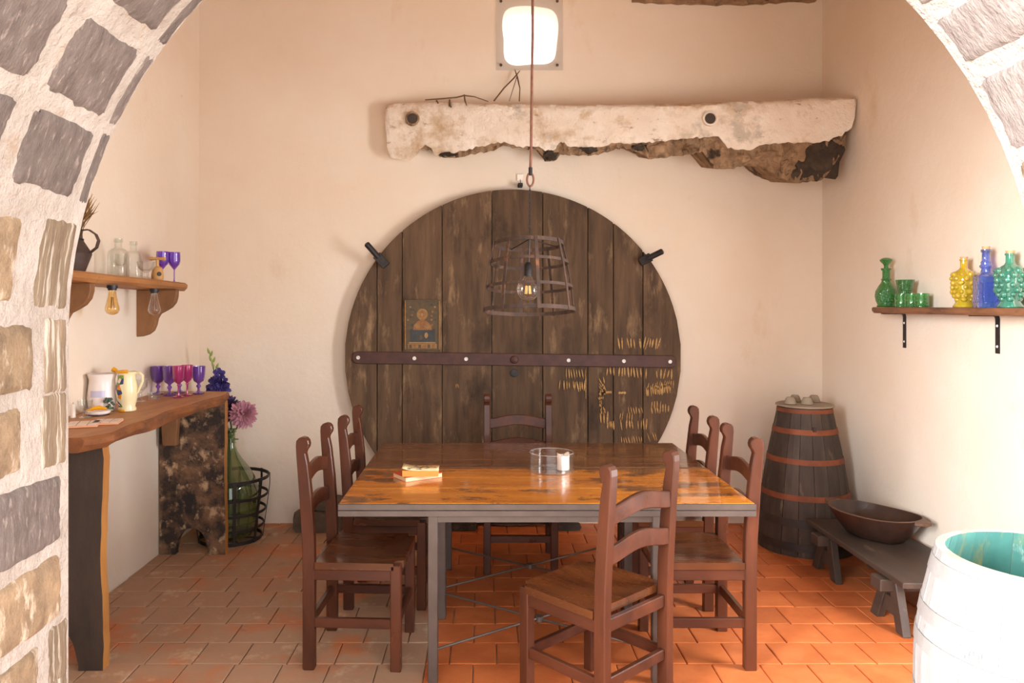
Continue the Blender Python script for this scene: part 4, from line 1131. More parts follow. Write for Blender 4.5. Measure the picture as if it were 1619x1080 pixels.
# white jug with a blue patch
p = on_console(160, 651)
jx = -2.012
t_ = thing('white_jug', 'white ceramic jug with a pale blue patch, behind the patterned jug', 'jug', (jx, 4.0, CT + 0.001))
MB().lathe([(0, 0), (0.058, 0), (0.064, 0.012), (0.072, 0.07), (0.066, 0.13), (0.062, 0.165), (0.072, 0.196), (0.067, 0.198), (0.057, 0.165), (0.06, 0.13), (0.066, 0.07), (0.055, 0.01), (0, 0.008)], 32).build('body', m_ceramic, t_, sharp=60)
MB().lathe([(0.0712, 0.078), (0.0688, 0.112), (0.0682, 0.112), (0.0706, 0.078)], 12, ang=(-2.0, -0.9)).build('blue_patch', m_ceramic_blue, t_, label='pale blue painted patch')
MB().tube([(0.01, 0.06, 0.17), (0.01, 0.088, 0.15), (0.01, 0.09, 0.09), (0.01, 0.068, 0.05)], 0.008, 8).build('handle', m_ceramic, t_)
# patterned jug with yellow spout
p = on_console(196, 650)
t_ = thing('patterned_jug', 'cream jug with a painted flower band and yellow rim on the console', 'jug', (p[0] + 0.012, p[1] + 0.01, p[2]))
jp = [(0, 0), (0.044, 0), (0.046, 0.010), (0.040, 0.022), (0.046, 0.05), (0.055, 0.095), (0.053, 0.13), (0.044, 0.165), (0.044, 0.19), (0.050, 0.206)]
MB().lathe(jp + [(0.046, 0.206), (0.040, 0.185), (0.049, 0.10), (0.038, 0.02), (0, 0.014)], 36).build('body', m_cream, t_, sharp=60)
MB().lathe([(r + 0.0012, z) for (r, z) in jp[3:9]], 10, ang=(-2.62, -1.5)).build('flower_band', m_floral, t_, label='band of orange, green and blue painted flowers')
MB().lathe([(0.0465, 0.0), (0.0478, 0.009), (0.0468, 0.011)], 14, ang=(-2.9, -1.4)).build('foot_glaze', m_yellow, t_)
MB().tube([(-0.098 + 0.02, 0.006, 0.217), (-0.066, 0.004, 0.212), (-0.048, 0, 0.203)], [0.013, 0.012, 0.006], 10).build('spout', m_yellow, t_)
pts = [(0.051 * cos(a), 0.051 * sin(a), 0.206) for a in [pi * 0.62 + pi * 1.05 * i / 14 for i in range(15)]]
MB().tube(pts, 0.0055, 8).build('rim_glaze', m_yellow, t_)
MB().tube([(0.046, 0, 0.195), (0.066, 0, 0.200), (0.082, 0, 0.185), (0.082, 0, 0.155), (0.066, 0, 0.120), (0.058, 0, 0.10), (0.052, 0, 0.092)], [0.007] * 6 + [0.005], 8).build('handle', m_cream, t_)
# shallow dish with ochre bits
p = on_console(156, 653.5)
t_ = thing('shallow_dish', 'small shallow dish with an orange painted rim, in front of the white jug', 'dish', (-1.963, 3.86, CT + 0.001))
MB().lathe([(0, 0), (0.05, 0), (0.052, 0.004), (0.058, 0.010), (0.0600, 0.022), (0.056, 0.023), (0.050, 0.012), (0, 0.009)], 28).build('dish_wall', m_ceramic, t_)
MB().lathe([(0.0, 0.010), (0.047, 0.0118)], 24).build('dish_glaze', m_yellow, t_, label='ochre yellow glaze inside')
MB().lathe([(0.0515, 0.0005), (0.0530, 0.004), (0.0545, 0.006), (0.0545, 0.0005)], 24).build('foot_ring', m_black, t_, label='dark ring round the foot')
MB().tube([(-0.045, -0.02, 0.024), (-0.02, -0.008, 0.033), (0.01, 0.0, 0.036), (0.04, 0.012, 0.030)], [0.004, 0.010, 0.011, 0.004], 8).build('painted_lip', m_yellow, t_)
# small green sprig against the white jug
t_ = thing('green_sprig', 'small dark green leafy sprig leaning between the two jugs', 'plant', (-1.937, 3.935, CT + 0.001))
mb = MB()
pr_ = random.Random(21)
for k in range(16):
    c = Vector((pr_.uniform(-0.024, 0.016), pr_.uniform(-0.01, 0.01), pr_.uniform(0.022, 0.072)))
    mb.ball(c, pr_.uniform(0.007, 0.011), 6, (1, 0.5, 0.9))
mb.build('leaves', pbr('sprig_green', S(92, 106, 92), S(66, 82, 70), 40, rough=0.7), t_, kind='stuff')
MB().tube([(0.004, 0, 0), (0, 0, 0.04)], 0.004, 6).build('stem', m_leaf, t_)
# tile coasters
for (px, py, rz, lab, s_) in ((132, 671.5, 0.35, 'white coaster tile with a grey line grid, nearest the arch', 0.125), (170, 667.5, 0.25, 'white coaster tile with a grey line grid, partly behind the other', 0.11)):
    p = on_console(px, py + 2)
    t_ = thing('tile_coaster', lab, 'coaster', p, rz, 'tile coasters on the console')
    mb = MB(); mb.box((0, 0, 0.005), (s_ * 1.05, s_ * 1.1, 0.01)); mb.build('slab', m_coaster_side, t_, bevel=0.001, label='terracotta slab')
    n = 3
    for i in range(n):
        for j in range(n):
            w = s_ / n
            MB().box(((i - 1) * w * 1.05, (j - 1) * w * 1.1, 0.0113), (w * 1.05 - 0.004, w * 1.1 - 0.004, 0.003)).build('glazed_square', m_coaster, t_)
    MB().box((0, 0, 0.0101), (s_ * 1.04, s_ * 1.09, 0.0006)).build('line_grid', m_grey_line, t_)
# white candle end at the near end
p = on_console(110.5, 662)
t_ = thing('candle_stub', 'thin white candle by the stone arch at the near end of the console', 'candle', (-2.035, 3.76, CT + 0.001))
MB().lathe([(0, 0), (0.012, 0), (0.011, 0.066), (0.006, 0.07), (0, 0.068)], 14).build('wax', m_candle, t_)
MB().tube([(0, 0, 0.066), (0.001, 0, 0.076)], 0.001, 5).build('wick', m_ink, t_)

# ------------------------------------------------------------------ left shelf with brackets and bulbs
SZ = 1.745
sh = thing('wall_shelf', 'thick rustic wooden shelf on scrolled brackets on the left wall', 'shelf', (-2.087, 4.0, SZ))
def shp(x, y, z): return Vector((x + 2.087, y - 4.0, z - SZ))
ys = [3.15 + (4.72 - 3.15) * i / 22 for i in range(23)]
mb = MB(); vs_ = []
for i, y in enumerate(ys):
    f = i / 22; dz = 0.012 - 0.024 * f
    xe = -1.815 + 0.008 * sin(f * 11) + rr_.uniform(-.003, .003) - (0.02 if i == 22 else 0)
    for q in ((-2.085, 0), (xe - 0.012, 0), (xe, -0.010), (xe - 0.003, -0.030), (xe - 0.02, -0.044 + 0.004 * sin(f * 17)), (-2.085, -0.046)):
        vs_.append(shp(q[0], y, SZ + dz + q[1]))
fs_ = [(i * 6 + j, i * 6 + (j + 1) % 6, (i + 1) * 6 + (j + 1) % 6, (i + 1) * 6 + j) for i in range(22) for j in range(6)] + [tuple(range(6)), tuple(22 * 6 + j for j in range(5, -1, -1))]
mb.add(vs_, fs_); mb.build('board', m_shelfwood, sh, bevel=0)
for y in (3.585, 4.578):
    f = (y - 3.15) / 1.57; zt_ = SZ + 0.012 - 0.024 * f - 0.046
    prof = [(-2.086, zt_), (-1.846, zt_)]
    # ogee: convex quarter below the tip, then concave down to the wall foot
    prof += [(-1.846 - 0.002, zt_ - 0.04), (-1.858, zt_ - 0.075), (-1.882, zt_ - 0.105), (-1.915, zt_ - 0.125), (-1.950, zt_ - 0.143), (-1.967, zt_ - 0.172), (-1.975, zt_ - 0.21), (-1.990, zt_ - 0.245), (-2.02, zt_ - 0.268), (-2.06, zt_ - 0.280), (-2.086, zt_ - 0.282)]
    prof = [(p[0] + 2.087, p[1] - SZ) for p in prof]
    MB().prism(prof, y - 4.0 - 0.022, y - 4.0 + 0.022).build('bracket', m_bracketwood, sh, bevel=0.003)
for (px, mat, lab, Yb) in ((177.5, g_amber, 'amber filament bulb hanging under the shelf near the arch', 3.86), (244, g_bulb, 'clear filament bulb hanging under the shelf before the far bracket', 4.36)):
    x = (px - VX) * Yb / F
    f = (Yb - 3.15) / 1.57; z0 = SZ + 0.012 - 0.024 * f - 0.0462
    t_ = thing('filament_bulb', lab, 'light bulb', (x, Yb, z0), 0, 'filament bulbs under the left shelf')
    MB().lathe([(0, 0), (0.026, 0), (0.026, -0.016), (0.021, -0.018), (0.021, -0.026), (0, -0.026)], 18).build('socket', m_black, t_)
    b_ = MB().lathe([(0.017, -0.024), (0.017, -0.032), (0.020, -0.05), (0.027, -0.085), (0.0345, -0.115), (0.0345, -0.128), (0.027, -0.142), (0.012, -0.150), (0, -0.152)], 22).build('bulb', mat, t_, sharp=70)
    for i in range(5):
        a = 2 * pi * i / 5
        MB().tube([(0.005 * cos(a), 0.005 * sin(a), -0.06), (0.010 * cos(a), 0.010 * sin(a), -0.118)], 0.0012, 5).build('filament', m_rod, b_)
    MB().tube([(0, 0, -0.026), (0, 0, -0.11)], 0.003, 6).build('glass_stem', g_clear, b_)
def shelf_z(y): return SZ + 0.012 - 0.024 * (y - 3.15) / 1.57 + 0.0008
# pitcher with dry grass
py_ = 3.62; t_ = thing('metal_pitcher', 'old dark metal pitcher with a strap handle at the arch end of the shelf', 'pitcher', (-1.975, py_, shelf_z(py_)))
MB().lathe([(0, 0), (0.062, 0), (0.066, 0.008), (0.096, 0.092), (0.094, 0.10), (0.060, 0.155), (0.056, 0.162), (0.052, 0.215), (0.056, 0.235), (0.051, 0.235), (0.047, 0.215), (0.05, 0.16), (0.088, 0.095), (0.058, 0.012), (0, 0.01)], 26).build('body', m_pitcher, t_, sharp=30)
MB().lathe([(0.055, 0.158), (0.0605, 0.158), (0.0605, 0.166), (0.055, 0.166)], 26).build('collar', m_iron, t_)
pts = [(0.054, 0.0, 0.205), (0.090, 0, 0.208), (0.125, 0, 0.185), (0.138, 0, 0.155), (0.128, 0, 0.122), (0.100, 0, 0.100), (0.092, 0, 0.094)]
MB().strip(pts, [(0.1, 0, 1), (0.3, 0, 1), (0.8, 0, 0.7), (1, 0, 0), (0.8, 0, -0.6), (0.6, 0, -0.9), (0.6, 0, -0.9)], 0.026, 0.004).build('handle', m_pitcher, t_)
g_ = thing('dry_grass_bunch', 'bunch of brown dried grass standing in the metal pitcher', 'dried plant', (-1.975, py_, shelf_z(py_) + 0.018))
mb = MB(); pr_ = random.Random(31)
for k in range(90):
    a = pr_.uniform(0, 2 * pi); hgt = pr_.uniform(0.30, 0.38); tipx = pr_.choice([pr_.gauss(0.045, 0.016), pr_.gauss(0.10, 0.018), pr_.gauss(0.0, 0.03)])
    b0_ = Vector((0.02 * cos(a), 0.02 * sin(a), 0.0)); md = Vector((0.03 * cos(a) + tipx * 0.25, 0.03 * sin(a), 0.2)); 
    tip = Vector((tipx + pr_.gauss(0, 0.012), pr_.gauss(0, 0.02), hgt - 0.45 * max(0, tipx - 0.06)))
    mb.tube([b0_, md, md.lerp(tip, 0.6), tip], [0.0015, 0.0015, 0.0028, 0.0006], 4)
mb.build('stalks', m_grass, g_, kind='stuff')
# clear bottles
def bottle_lathe(t_, h, r, mat):
    MB().lathe([(0, 0), (r * 0.94, 0), (r, 0.008), (r, 0.60 * h), (r * 0.9, 0.67 * h), (r * 0.6, 0.735 * h), (0.34 * r, 0.765 * h), (0.33 * r, 0.90 * h)], 28).build('body', mat, t_, sharp=70)
    MB().lathe([(0.33 * r, 0.90 * h), (0.42 * r, 0.91 * h), (0.42 * r, h), (0.30 * r, h), (0.28 * r, 0.9 * h)], 22).build('lip', mat, t_, sharp=70)
for (px, Yb, h, r, lab) in ((187, 4.08, 0.213, 0.053, 'clear glass bottle on the left shelf, nearer the pitcher'), (211, 4.25, 0.213, 0.049, 'clear glass bottle on the left shelf, second from the pitcher')):
    t_ = thing('clear_bottle', lab, 'bottle', ((px - VX) * Yb / F, Yb, shelf_z(Yb)), 0, 'clear bottles on the left shelf')
    bottle_lathe(t_, h, r, g_bottle)
split_goblet('coupe_glass', 'clear coupe glass on the left shelf in front of the nearer clear bottle', 'glass', ((190 - VX) * 3.93 / F, 3.93, shelf_z(3.93)), 0.115, 0.036, 'coupe', g_clear)
split_goblet('coupe_glass', 'clear coupe glass on the left shelf beside the wooden corkscrew', 'glass', ((231 - VX) * 4.22 / F, 4.22, shelf_z(4.22)), 0.098, 0.048, 'coupe', g_clear)
# wooden corkscrew
Yb = 4.34; t_ = thing('wooden_corkscrew', 'wooden barrel corkscrew with a tee handle on the left shelf', 'corkscrew', ((249 - VX) * Yb / F, Yb, shelf_z(Yb)))
MB().lathe([(0, 0), (0.030, 0), (0.033, 0.006), (0.034, 0.03), (0.030, 0.055), (0.024, 0.072), (0.013, 0.080), (0, 0.081)], 22).build('body', m_corkwood, t_)
MB().lathe([(0.009, 0.08), (0.008, 0.118), (0, 0.118)], 14).build('shaft', m_corkwood, t_)
MB().lathe([(0, -0.046), (0.009, -0.045), (0.012, -0.036), (0.008, -0.02), (0.010, 0), (0.008, 0.02), (0.012, 0.036), (0.009, 0.045), (0, 0.046)], 14, M=Matrix.Translation((0, 0, 0.124)) @ Matrix.Rotation(pi / 2, 4, 'Y')).build('handle', m_corkwood, t_)
MB().lathe([(0.013, 0), (0.010, 0.002), (0, 0.002)], 14, M=Matrix.Translation((0.021, -0.0262, 0.036)) @ Matrix.Rotation(0.67, 4, 'Z') @ Matrix.Rotation(pi / 2, 4, 'X')).build('window_hole', m_slabdark, t_, label='dark oval opening in the barrel')
for (px, Yb, lab) in ((257, 4.56, 'purple wine glass on the left shelf, behind the corkscrew'), (275.5, 4.61, 'purple wine glass at the far end of the left shelf')):
    split_goblet('wine_glass', lab, 'glass', ((px - VX) * Yb / F, Yb, shelf_z(Yb)), 0.184, 0.036, 'tulip', g_purple_l, 'purple wine glasses on the left shelf')

# ------------------------------------------------------------------ right shelf
RZ = 1.586
rs = thing('wall_shelf', 'thin rustic wooden shelf on flat iron brackets on the right wall', 'shelf', (2.481, 3.9, RZ))
ys = [3.02 + (4.60 - 3.02) * i / 22 for i in range(23)]
mb = MB(); vs_ = []
for i, y in enumerate(ys):
    f = i / 22
    xe = 2.328 + 0.006 * sin(f * 14) + rr_.uniform(-.003, .003) + (0.014 if i == 22 else 0)
    for q in ((2.479, 0), (xe + 0.008, 0), (xe, -0.008), (xe + 0.002, -0.026 + 0.004 * sin(f * 21)), (xe + 0.014, -0.036), (2.479, -0.036)):
        vs_.append((q[0] - 2.481, y - 3.9, q[1]))
mb.add(vs_, [(i * 6 + j, i * 6 + (j + 1) % 6, (i + 1) * 6 + (j + 1) % 6, (i + 1) * 6 + j) for i in range(22) for j in range(6)] + [tuple(range(6)), tuple(22 * 6 + j for j in range(5, -1, -1))])
mb.build('board', m_rshelf, rs)
for (y, zb_) in ((4.47, 1.347), (3.66, 1.365)):
    L = RZ - 0.036 - zb_
    br = MB().strip([(-0.135, y - 3.9, -0.0385), (-0.02, y - 3.9, -0.0385), (-0.008, y - 3.9, -0.042), (-0.0035, y - 3.9, -0.055), (-0.0035, y - 3.9, -0.036 - L)], [(0, 0, -1), (0, 0, -1), (-0.7, 0, -0.7), (-1, 0, 0), (-1, 0, 0)], 0.028, 0.005).build('bracket', m_iron, rs)
    for z_ in (-0.036 - L * 0.28, -0.036 - L * 0.82):
        MB().lathe([(0.007, 0), (0.005, 0.003), (0, 0.0035)], 10, M=Matrix.Translation((-0.006, y - 3.9, z_)) @ Matrix.Rotation(-pi / 2, 4, 'Y')).build('screw', m_steel_white, br)
def on_right(px, Y, x=None): return ((px - VX) * Y / F, Y, RZ + 0.0008)
t_ = thing('green_decanter', 'green pressed glass decanter with its stopper, at the far end of the right shelf', 'decanter', on_right(1401, 4.53))
MB().lathe([(0, 0), (0.048, 0), (0.052, 0.006), (0.046, 0.012), (0.056, 0.035), (0.062, 0.065), (0.058, 0.095), (0.042, 0.125), (0.028, 0.145), (0.024, 0.158), (0.030, 0.163), (0.024, 0.168), (0.021, 0.178), (0.021, 0.215), (0.029, 0.225), (0.028, 0.231), (0.014, 0.231)], 30).build('body', g_green, t_, sharp=70)
MB().lathe([(0.013, 0.226), (0.012, 0.245), (0.016, 0.255), (0.032, 0.272), (0.036, 0.281), (0.024, 0.290), (0.012, 0.294), (0, 0.294)], 20).build('stopper', g_green, t_, sharp=70)
GG = 'small green glasses on the right shelf'
def tumbler(lab, loc, h, r0, r1, mat, cat='glass', nm='green_tumbler'):
    t_ = thing(nm, lab, cat, loc, 0, GG)
    MB().lathe([(0, 0), (r0, 0), (r0 * 1.03, 0.004), (r1, h), (r1 * 0.94, h), (r0 * 0.93, 0.008), (0, 0.007)], 24).build('glass_wall', mat, t_)
    MB().lathe([(0.0, 0.0015), (r0 * 1.04, 0.0015), (r0 * 1.05, 0.006), (r0 * 0.9, 0.0075)], 24).build('base', mat, t_)
tumbler('small green tumbler right beside the green decanter, under the upper glass', on_right(1425.5, 4.345), 0.076, 0.034, 0.037, g_green2)
tumbler('small green tumbler in the middle of the three standing in a row', on_right(1441.5, 4.25), 0.076, 0.035, 0.038, g_green2)
tumbler('small green tumbler at the right end of the three standing in a row', on_right(1457, 4.155), 0.076, 0.034, 0.037, g_green2)
q = on_right(1431, 4.30); tumbler('darker green wide glass stacked on top of two green tumblers', (q[0], q[1], RZ + 0.0775), 0.078, 0.032, 0.049, g_green, nm='green_bowl_glass')
# grape-cluster bottles
def grape_bottle(lab, loc, h, r, mat):
    t_ = thing('grape_bottle', lab, 'bottle', loc, 0, None)
    mb = MB()
    mb.lathe([(0, 0), (r * 0.78, 0), (r * 0.80, 0.006), (r * 0.62, 0.10 * h), (r * 0.58, 0.16 * h), (r * 0.72, 0.26 * h), (r * 0.86, 0.45 * h), (r * 0.88, 0.62 * h), (r * 0.70, 0.72 * h), (r * 0.36, 0.78 * h), (r * 0.27, 0.82 * h), (r * 0.27, 0.95 * h)], 26)
    pr_ = random.Random(8)
    prof = [(0.16, 0.56), (0.24, 0.70), (0.32, 0.78), (0.41, 0.86), (0.50, 0.89), (0.59, 0.89), (0.67, 0.78)]
    for ri, (f, rr__) in enumerate(prof):
        n = 8 if ri else 6
        for k in range(n):
            a = 2 * pi * (k + 0.5 * (ri % 2)) / n + pr_.uniform(-0.1, 0.1)
            mb.ball((r * rr__ * cos(a) * 0.97, r * rr__ * sin(a) * 0.97, f * h), r * pr_.uniform(0.17, 0.29), 8, (1, 1, pr_.uniform(0.85, 1.2)))
    mb.build('body', mat, t_, sharp=80)
    MB().lathe([(r * 0.27, 0.945 * h), (r * 0.32, 0.95 * h), (r * 0.32, 0.985 * h), (r * 0.24, 0.985 * h)], 18).build('lip', mat, t_)
    MB().lathe([(0, 0.94 * h), (r * 0.24, 0.94 * h), (r * 0.28, 1.035 * h), (0, 1.037 * h)], 14).build('cork', m_cork, t_)
grape_bottle('yellow bottle moulded as a bunch of grapes, corked, on the right shelf', on_right(1524, 3.80), 0.245, 0.061, g_yellow)
grape_bottle('teal bottle moulded as a bunch of grapes, corked, at the right edge of the shelf', on_right(1597, 3.47), 0.252, 0.066, g_teal)
t_ = thing('square_bottle', 'tall blue square bottle with a ringed neck and cork, on the right shelf', 'bottle', on_right(1559, 3.63), radians(-12))
hb = 0.295
mb = MB()
mb.smooth = False
w = 0.045
def sq(wi, z, ch=0.010): return [(-wi + ch, -wi, z), (wi - ch, -wi, z), (wi, -wi + ch, z), (wi, wi - ch, z), (wi - ch, wi, z), (-wi + ch, wi, z), (-wi, wi - ch, z), (-wi, -wi + ch, z)]
lv = [sq(w, 0), sq(w, 0.148), sq(w * 0.9, 0.156), sq(0.020, 0.168, 0.008)]
vs_ = [p for l in lv for p in l]
fs_ = [tuple(range(7, -1, -1))] + [(a * 8 + i, a * 8 + (i + 1) % 8, a * 8 + 8 + (i + 1) % 8, a * 8 + 8 + i) for a in range(3) for i in range(8)]
mb.add(vs_, fs_); mb.build('body', g_blue, t_)
for s_ in range(4):
    MB().box((0, 0, 0), (0.052, 0.004, 0.10)).build('relief_panel', g_blue, t_, bevel=0.001, loc=(cos(s_ * pi / 2 - pi / 2) * (w + 0.001), sin(s_ * pi / 2 - pi / 2) * (w + 0.001), 0.074), rot=(0, 0, s_ * pi / 2))
MB().lathe([(0.024, 0.166), (0.019, 0.185), (0.026, 0.192), (0.028, 0.200), (0.021, 0.208), (0.024, 0.215), (0.018, 0.225), (0.017, 0.262), (0.022, 0.266), (0.022, 0.278), (0.015, 0.278)], 20).build('neck', g_blue, t_, sharp=70)
MB().lathe([(0, 0.262), (0.0145, 0.262), (0.017, 0.293), (0, 0.294)], 14).build('cork', m_cork, t_)

# ------------------------------------------------------------------ staved tub in the right corner
TX, TY = 2.138, 5.06
tub = thing('staved_tub', 'tall dark staved tub tapering upward, with rusty hoops, in the right corner', 'barrel', (TX, TY, 0))
TBH = 0.925
def tub_r(z): 
    f = z / TBH
    return 0.306 - 0.138 * f + 0.024 * sin(pi * f) * (1 - 0.3 * f)
ns = 18
for i in range(ns):
    a0, a1 = 2 * pi * i / ns + 0.006, 2 * pi * (i + 1) / ns - 0.006
    mb = MB(); vs_ = []; m_ = 7
    dr = random.uniform(-0.002, 0.002)
    for j in range(m_ + 1):
        z = TBH * j / m_; r = tub_r(z) + dr
        for a in (a0, (a0 + a1) / 2, a1): vs_.append((r * cos(a), r * sin(a), z))
        for a in (a1, a0): vs_.append(((r - 0.022) * cos(a), (r - 0.022) * sin(a), z))
    fs_ = [(j * 5 + k, j * 5 + (k + 1) % 5, j * 5 + 5 + (k + 1) % 5, j * 5 + 5 + k) for j in range(m_) for k in range(5)] + [tuple(range(5)), tuple(m_ * 5 + k for k in range(4, -1, -1))]
    mb.add(vs_, fs_); mb.build('stave', m_tub, tub)
def hoop(parent, z, h, rf, mat, nm='hoop', n=40, t=0.004):
    MB().lathe([(rf(z - h / 2) + 0.001, z - h / 2), (rf(z - h / 2) + t, z - h / 2), (rf(z + h / 2) + t, z + h / 2), (rf(z + h / 2) + 0.001, z + h / 2)], n).build(nm, mat, parent, sharp=40)
def tubz(py): 
    z = 0.5
    for _ in range(6):
        r = tub_r(z); z = EYE - (py - VY) * (TY - r) / F
    return z
for py, h in ((652, 0.026), (685, 0.034), (733, 0.034), (791, 0.036)):
    hoop(tub, tubz(py), h, tub_r, m_tubhoop)
for py, h in ((832, 0.05), (870, 0.05)):
    hoop(tub, tubz(py), h, tub_r, m_darkhoop)
MB().box((-0.02, -(tub_r(0.78) + 0.003), 0.80), (0.02, 0.008, 0.03)).build('latch_plate', m_darkhoop, tub)
lid = thing('tub_lid', 'round grey wooden lid lying on the staved tub', 'lid', (TX, TY, TBH))
MB().lathe([(0, 0.0), (0.172, 0.0), (0.184, 0.006), (0.182, 0.014), (0.165, 0.020), (0, 0.022)], 40).build('disc', m_lid, lid)
cupsrc = None
for (px, py, dy, lab) in ((1249.5, 638, -0.055, 'upturned grey cup at the front left of the tub lid'), (1257, 635, 0.06, 'upturned grey cup at the back left of the tub lid'), (1276, 640, -0.075, 'upturned grey cup at the front right of the tub lid'), (1287, 636.5, 0.045, 'upturned grey cup at the back right of the tub lid')):
    Y = TY + dy
    loc = ((px - VX) * Y / F, Y, TBH + 0.0225)
    if cupsrc is None:
        cupsrc = thing('small_cup', lab, 'cup', loc, 0, 'upturned cups on the tub lid')
        MB().lathe([(0.036, 0), (0.040, 0.002), (0.038, 0.010), (0.028, 0.036), (0.024, 0.040), (0, 0.041)], 20).build('cup_wall', m_lid, cupsrc)
        MB().lathe([(0.024, 0.040), (0.023, 0.044), (0.018, 0.044), (0, 0.042)], 20).build('foot_ring', m_lid, cupsrc)
    else: dup(cupsrc, lab, loc, 0.5)

# ------------------------------------------------------------------ low bench and dough trough
BZ = 0.272
bn = thing('low_bench', 'low dark wooden bench on splayed trestles against the right wall', 'bench', (2.22, 4.16, 0))
mb = MB()
mb.prism([(2.0 - 2.22, 3.62 - 4.16), (2.44 - 2.22, 3.60 - 4.16), (2.44 - 2.22, 4.70 - 4.16), (2.005 - 2.22, 4.72 - 4.16)], BZ - 0.03, BZ, axis='z')
mb.build('plank', m_bench, bn, bevel=0.004)
for yc in (3.80, 4.50):
    y = yc - 4.16
    MB().box((-0.01, y, BZ - 0.062), (0.50, 0.10, 0.06)).build('header', m_bench, bn, bevel=0.004)
    for x in (-0.175, 0.16):
        for sg in (-1, 1):
            # leg: slanted board
            p0 = Vector((x, y + sg * 0.03, BZ - 0.035)); p1 = Vector((x - 0.012, y + sg * 0.125, 0.0))
            mb = MB(); w0, w1, th = 0.07, 0.075, 0.04
            vs_ = []
            for p in (p0, p1):
                for (dx, dy) in ((-th / 2, -w0 / 2), (th / 2, -w0 / 2), (th / 2, w0 / 2), (-th / 2, w0 / 2)): vs_.append((p.x + dx, p.y + dy, p.z))
            mb.add(vs_, [(0, 1, 2, 3), (7, 6, 5, 4)] + [(i, (i + 1) % 4, 4 + (i + 1) % 4, 4 + i) for i in range(4)])
            mb.build('leg', m_bench, bn, bevel=0.003)
        MB().box((x + 0.0, y, 0.10), (0.03, 0.20, 0.085)).build('stretcher', m_bench, bn, bevel=0.003)
# trough
bo = thing('dough_trough', 'long oval carved wooden trough on the low bench', 'bowl', (2.232, 4.33, BZ + 0.001), atan2(4.12 - 4.58, 2.355 - 2.085))
rng = [(0.0, 0.0, 0.0), (0.5, 0.45, 0.0), (0.60, 0.58, 0.012), (0.80, 0.80, 0.07), (0.95, 0.96, 0.125), (1.0, 1.0, 0.145)]
inn = [(0.93, 0.92, 0.147), (0.86, 0.86, 0.12), (0.70, 0.68, 0.05), (0.5, 0.45, 0.026), (0, 0, 0.022)]
A_, B_ = 0.265, 0.178
n = 40
def tr_pt(sa, sb, z, k):
    a = 2 * pi * k / n
    c_, s_ = cos(a), sin(a)
    e = 2 / 2.3
    return Vector((A_ * sa * (abs(c_) ** e) * (1 if c_ > 0 else -1), B_ * sb * (abs(s_) ** e) * (1 if s_ > 0 else -1), z + 0.012 * sa * sa * c_ * c_ * (z / 0.145)))
def shell(lv, nm, mat):
    mb = MB(); mb.smooth = True
    vs_ = [tr_pt(sa, sb, z, k) for (sa, sb, z) in lv if sa > 0 for k in range(n)]
    m_ = len(vs_) // n
    fs_ = [(j * n + k, j * n + (k + 1) % n, (j + 1) * n + (k + 1) % n, (j + 1) * n + k) for j in range(m_ - 1) for k in range(n)]
    if lv[0][0] == 0: fs_.append(tuple(range(n - 1, -1, -1)))
    if lv[-1][0] == 0: fs_.append(tuple((m_ - 1) * n + k for k in range(n)))
    mb.add(vs_, fs_)
    return mb.build(nm, mat, bo, sharp=60)
shell(rng, 'outer_wall', m_bowl)
shell([rng[-1], inn[0]], 'rim', m_bowlrim)
shell(inn, 'hollow', m_bowl)
for sg in (-1, 1):
    mb = MB()
    prof = [(sg * A_ * 0.96, -0.05), (sg * A_ * 0.985, -0.062), (sg * (A_ + 0.028), -0.04), (sg * (A_ + 0.045), -0.014), (sg * (A_ + 0.045), 0.014), (sg * (A_ + 0.028), 0.04), (sg * A_ * 0.985, 0.062), (sg * A_ * 0.96, 0.05)]
    mb.prism(prof, 0.138, 0.158, axis='z'); mb.build('handle', m_bowlrim, bo, bevel=0.004)

# ------------------------------------------------------------------ whitewashed barrel by the arch
BX, BY, BTOP = 1.80, 2.44, 0.79
wb = thing('white_barrel', 'open whitewashed barrel with a teal painted inside, at the right edge', 'barrel', (BX, BY, 0))
def wb_r(z):
    f = z / BTOP
    return 0.298 + 0.072 * sin(pi * (0.06 + 0.9 * f)) - 0.008 * f
ns = 20
for i in range(ns):
    a0, a1 = 2 * pi * i / ns + 0.0018, 2 * pi * (i + 1) / ns - 0.0018
    vs_ = []; m_ = 9; dr = random.uniform(-0.0015, 0.0015)
    am = (a0 + a1) / 2
    for j in range(m_ + 1):
        z = 0.002 + (BTOP - 0.002) * j / m_; r = wb_r(z) + dr
        for a in (a0, am, a1): vs_.append((r * cos(a), r * sin(a), z))
        for a in (a1, am, a0): vs_.append(((r - 0.028) * cos(a), (r - 0.028) * sin(a), z))
    mb = MB()
    fs_, mi_ = [], []
    for j in range(m_):
        for k in range(6):
            fs_.append((j * 6 + k, j * 6 + (k + 1) % 6, j * 6 + 6 + (k + 1) % 6, j * 6 + 6 + k)); mi_.append(1 if k in (3, 4) else 0)
    fs_ += [tuple(range(6)), tuple(m_ * 6 + k for k in range(5, -1, -1))]; mi_ += [0, 2]
    mb.add(vs_, fs_); mb.m = mi_
    mb.build('stave', [m_whitebarrel, m_teal, m_rimochre], wb)
for z, h in ((0.735, 0.05), (0.585, 0.045), (0.49, 0.045), (0.30, 0.045), (0.20, 0.045), (0.06, 0.05)):
    hoop(wb, z, h, wb_r, m_whitehoop, n=48, t=0.004)
mb = MB(); pr_ = random.Random(77)               # worn, illegible stencil strokes round the belly
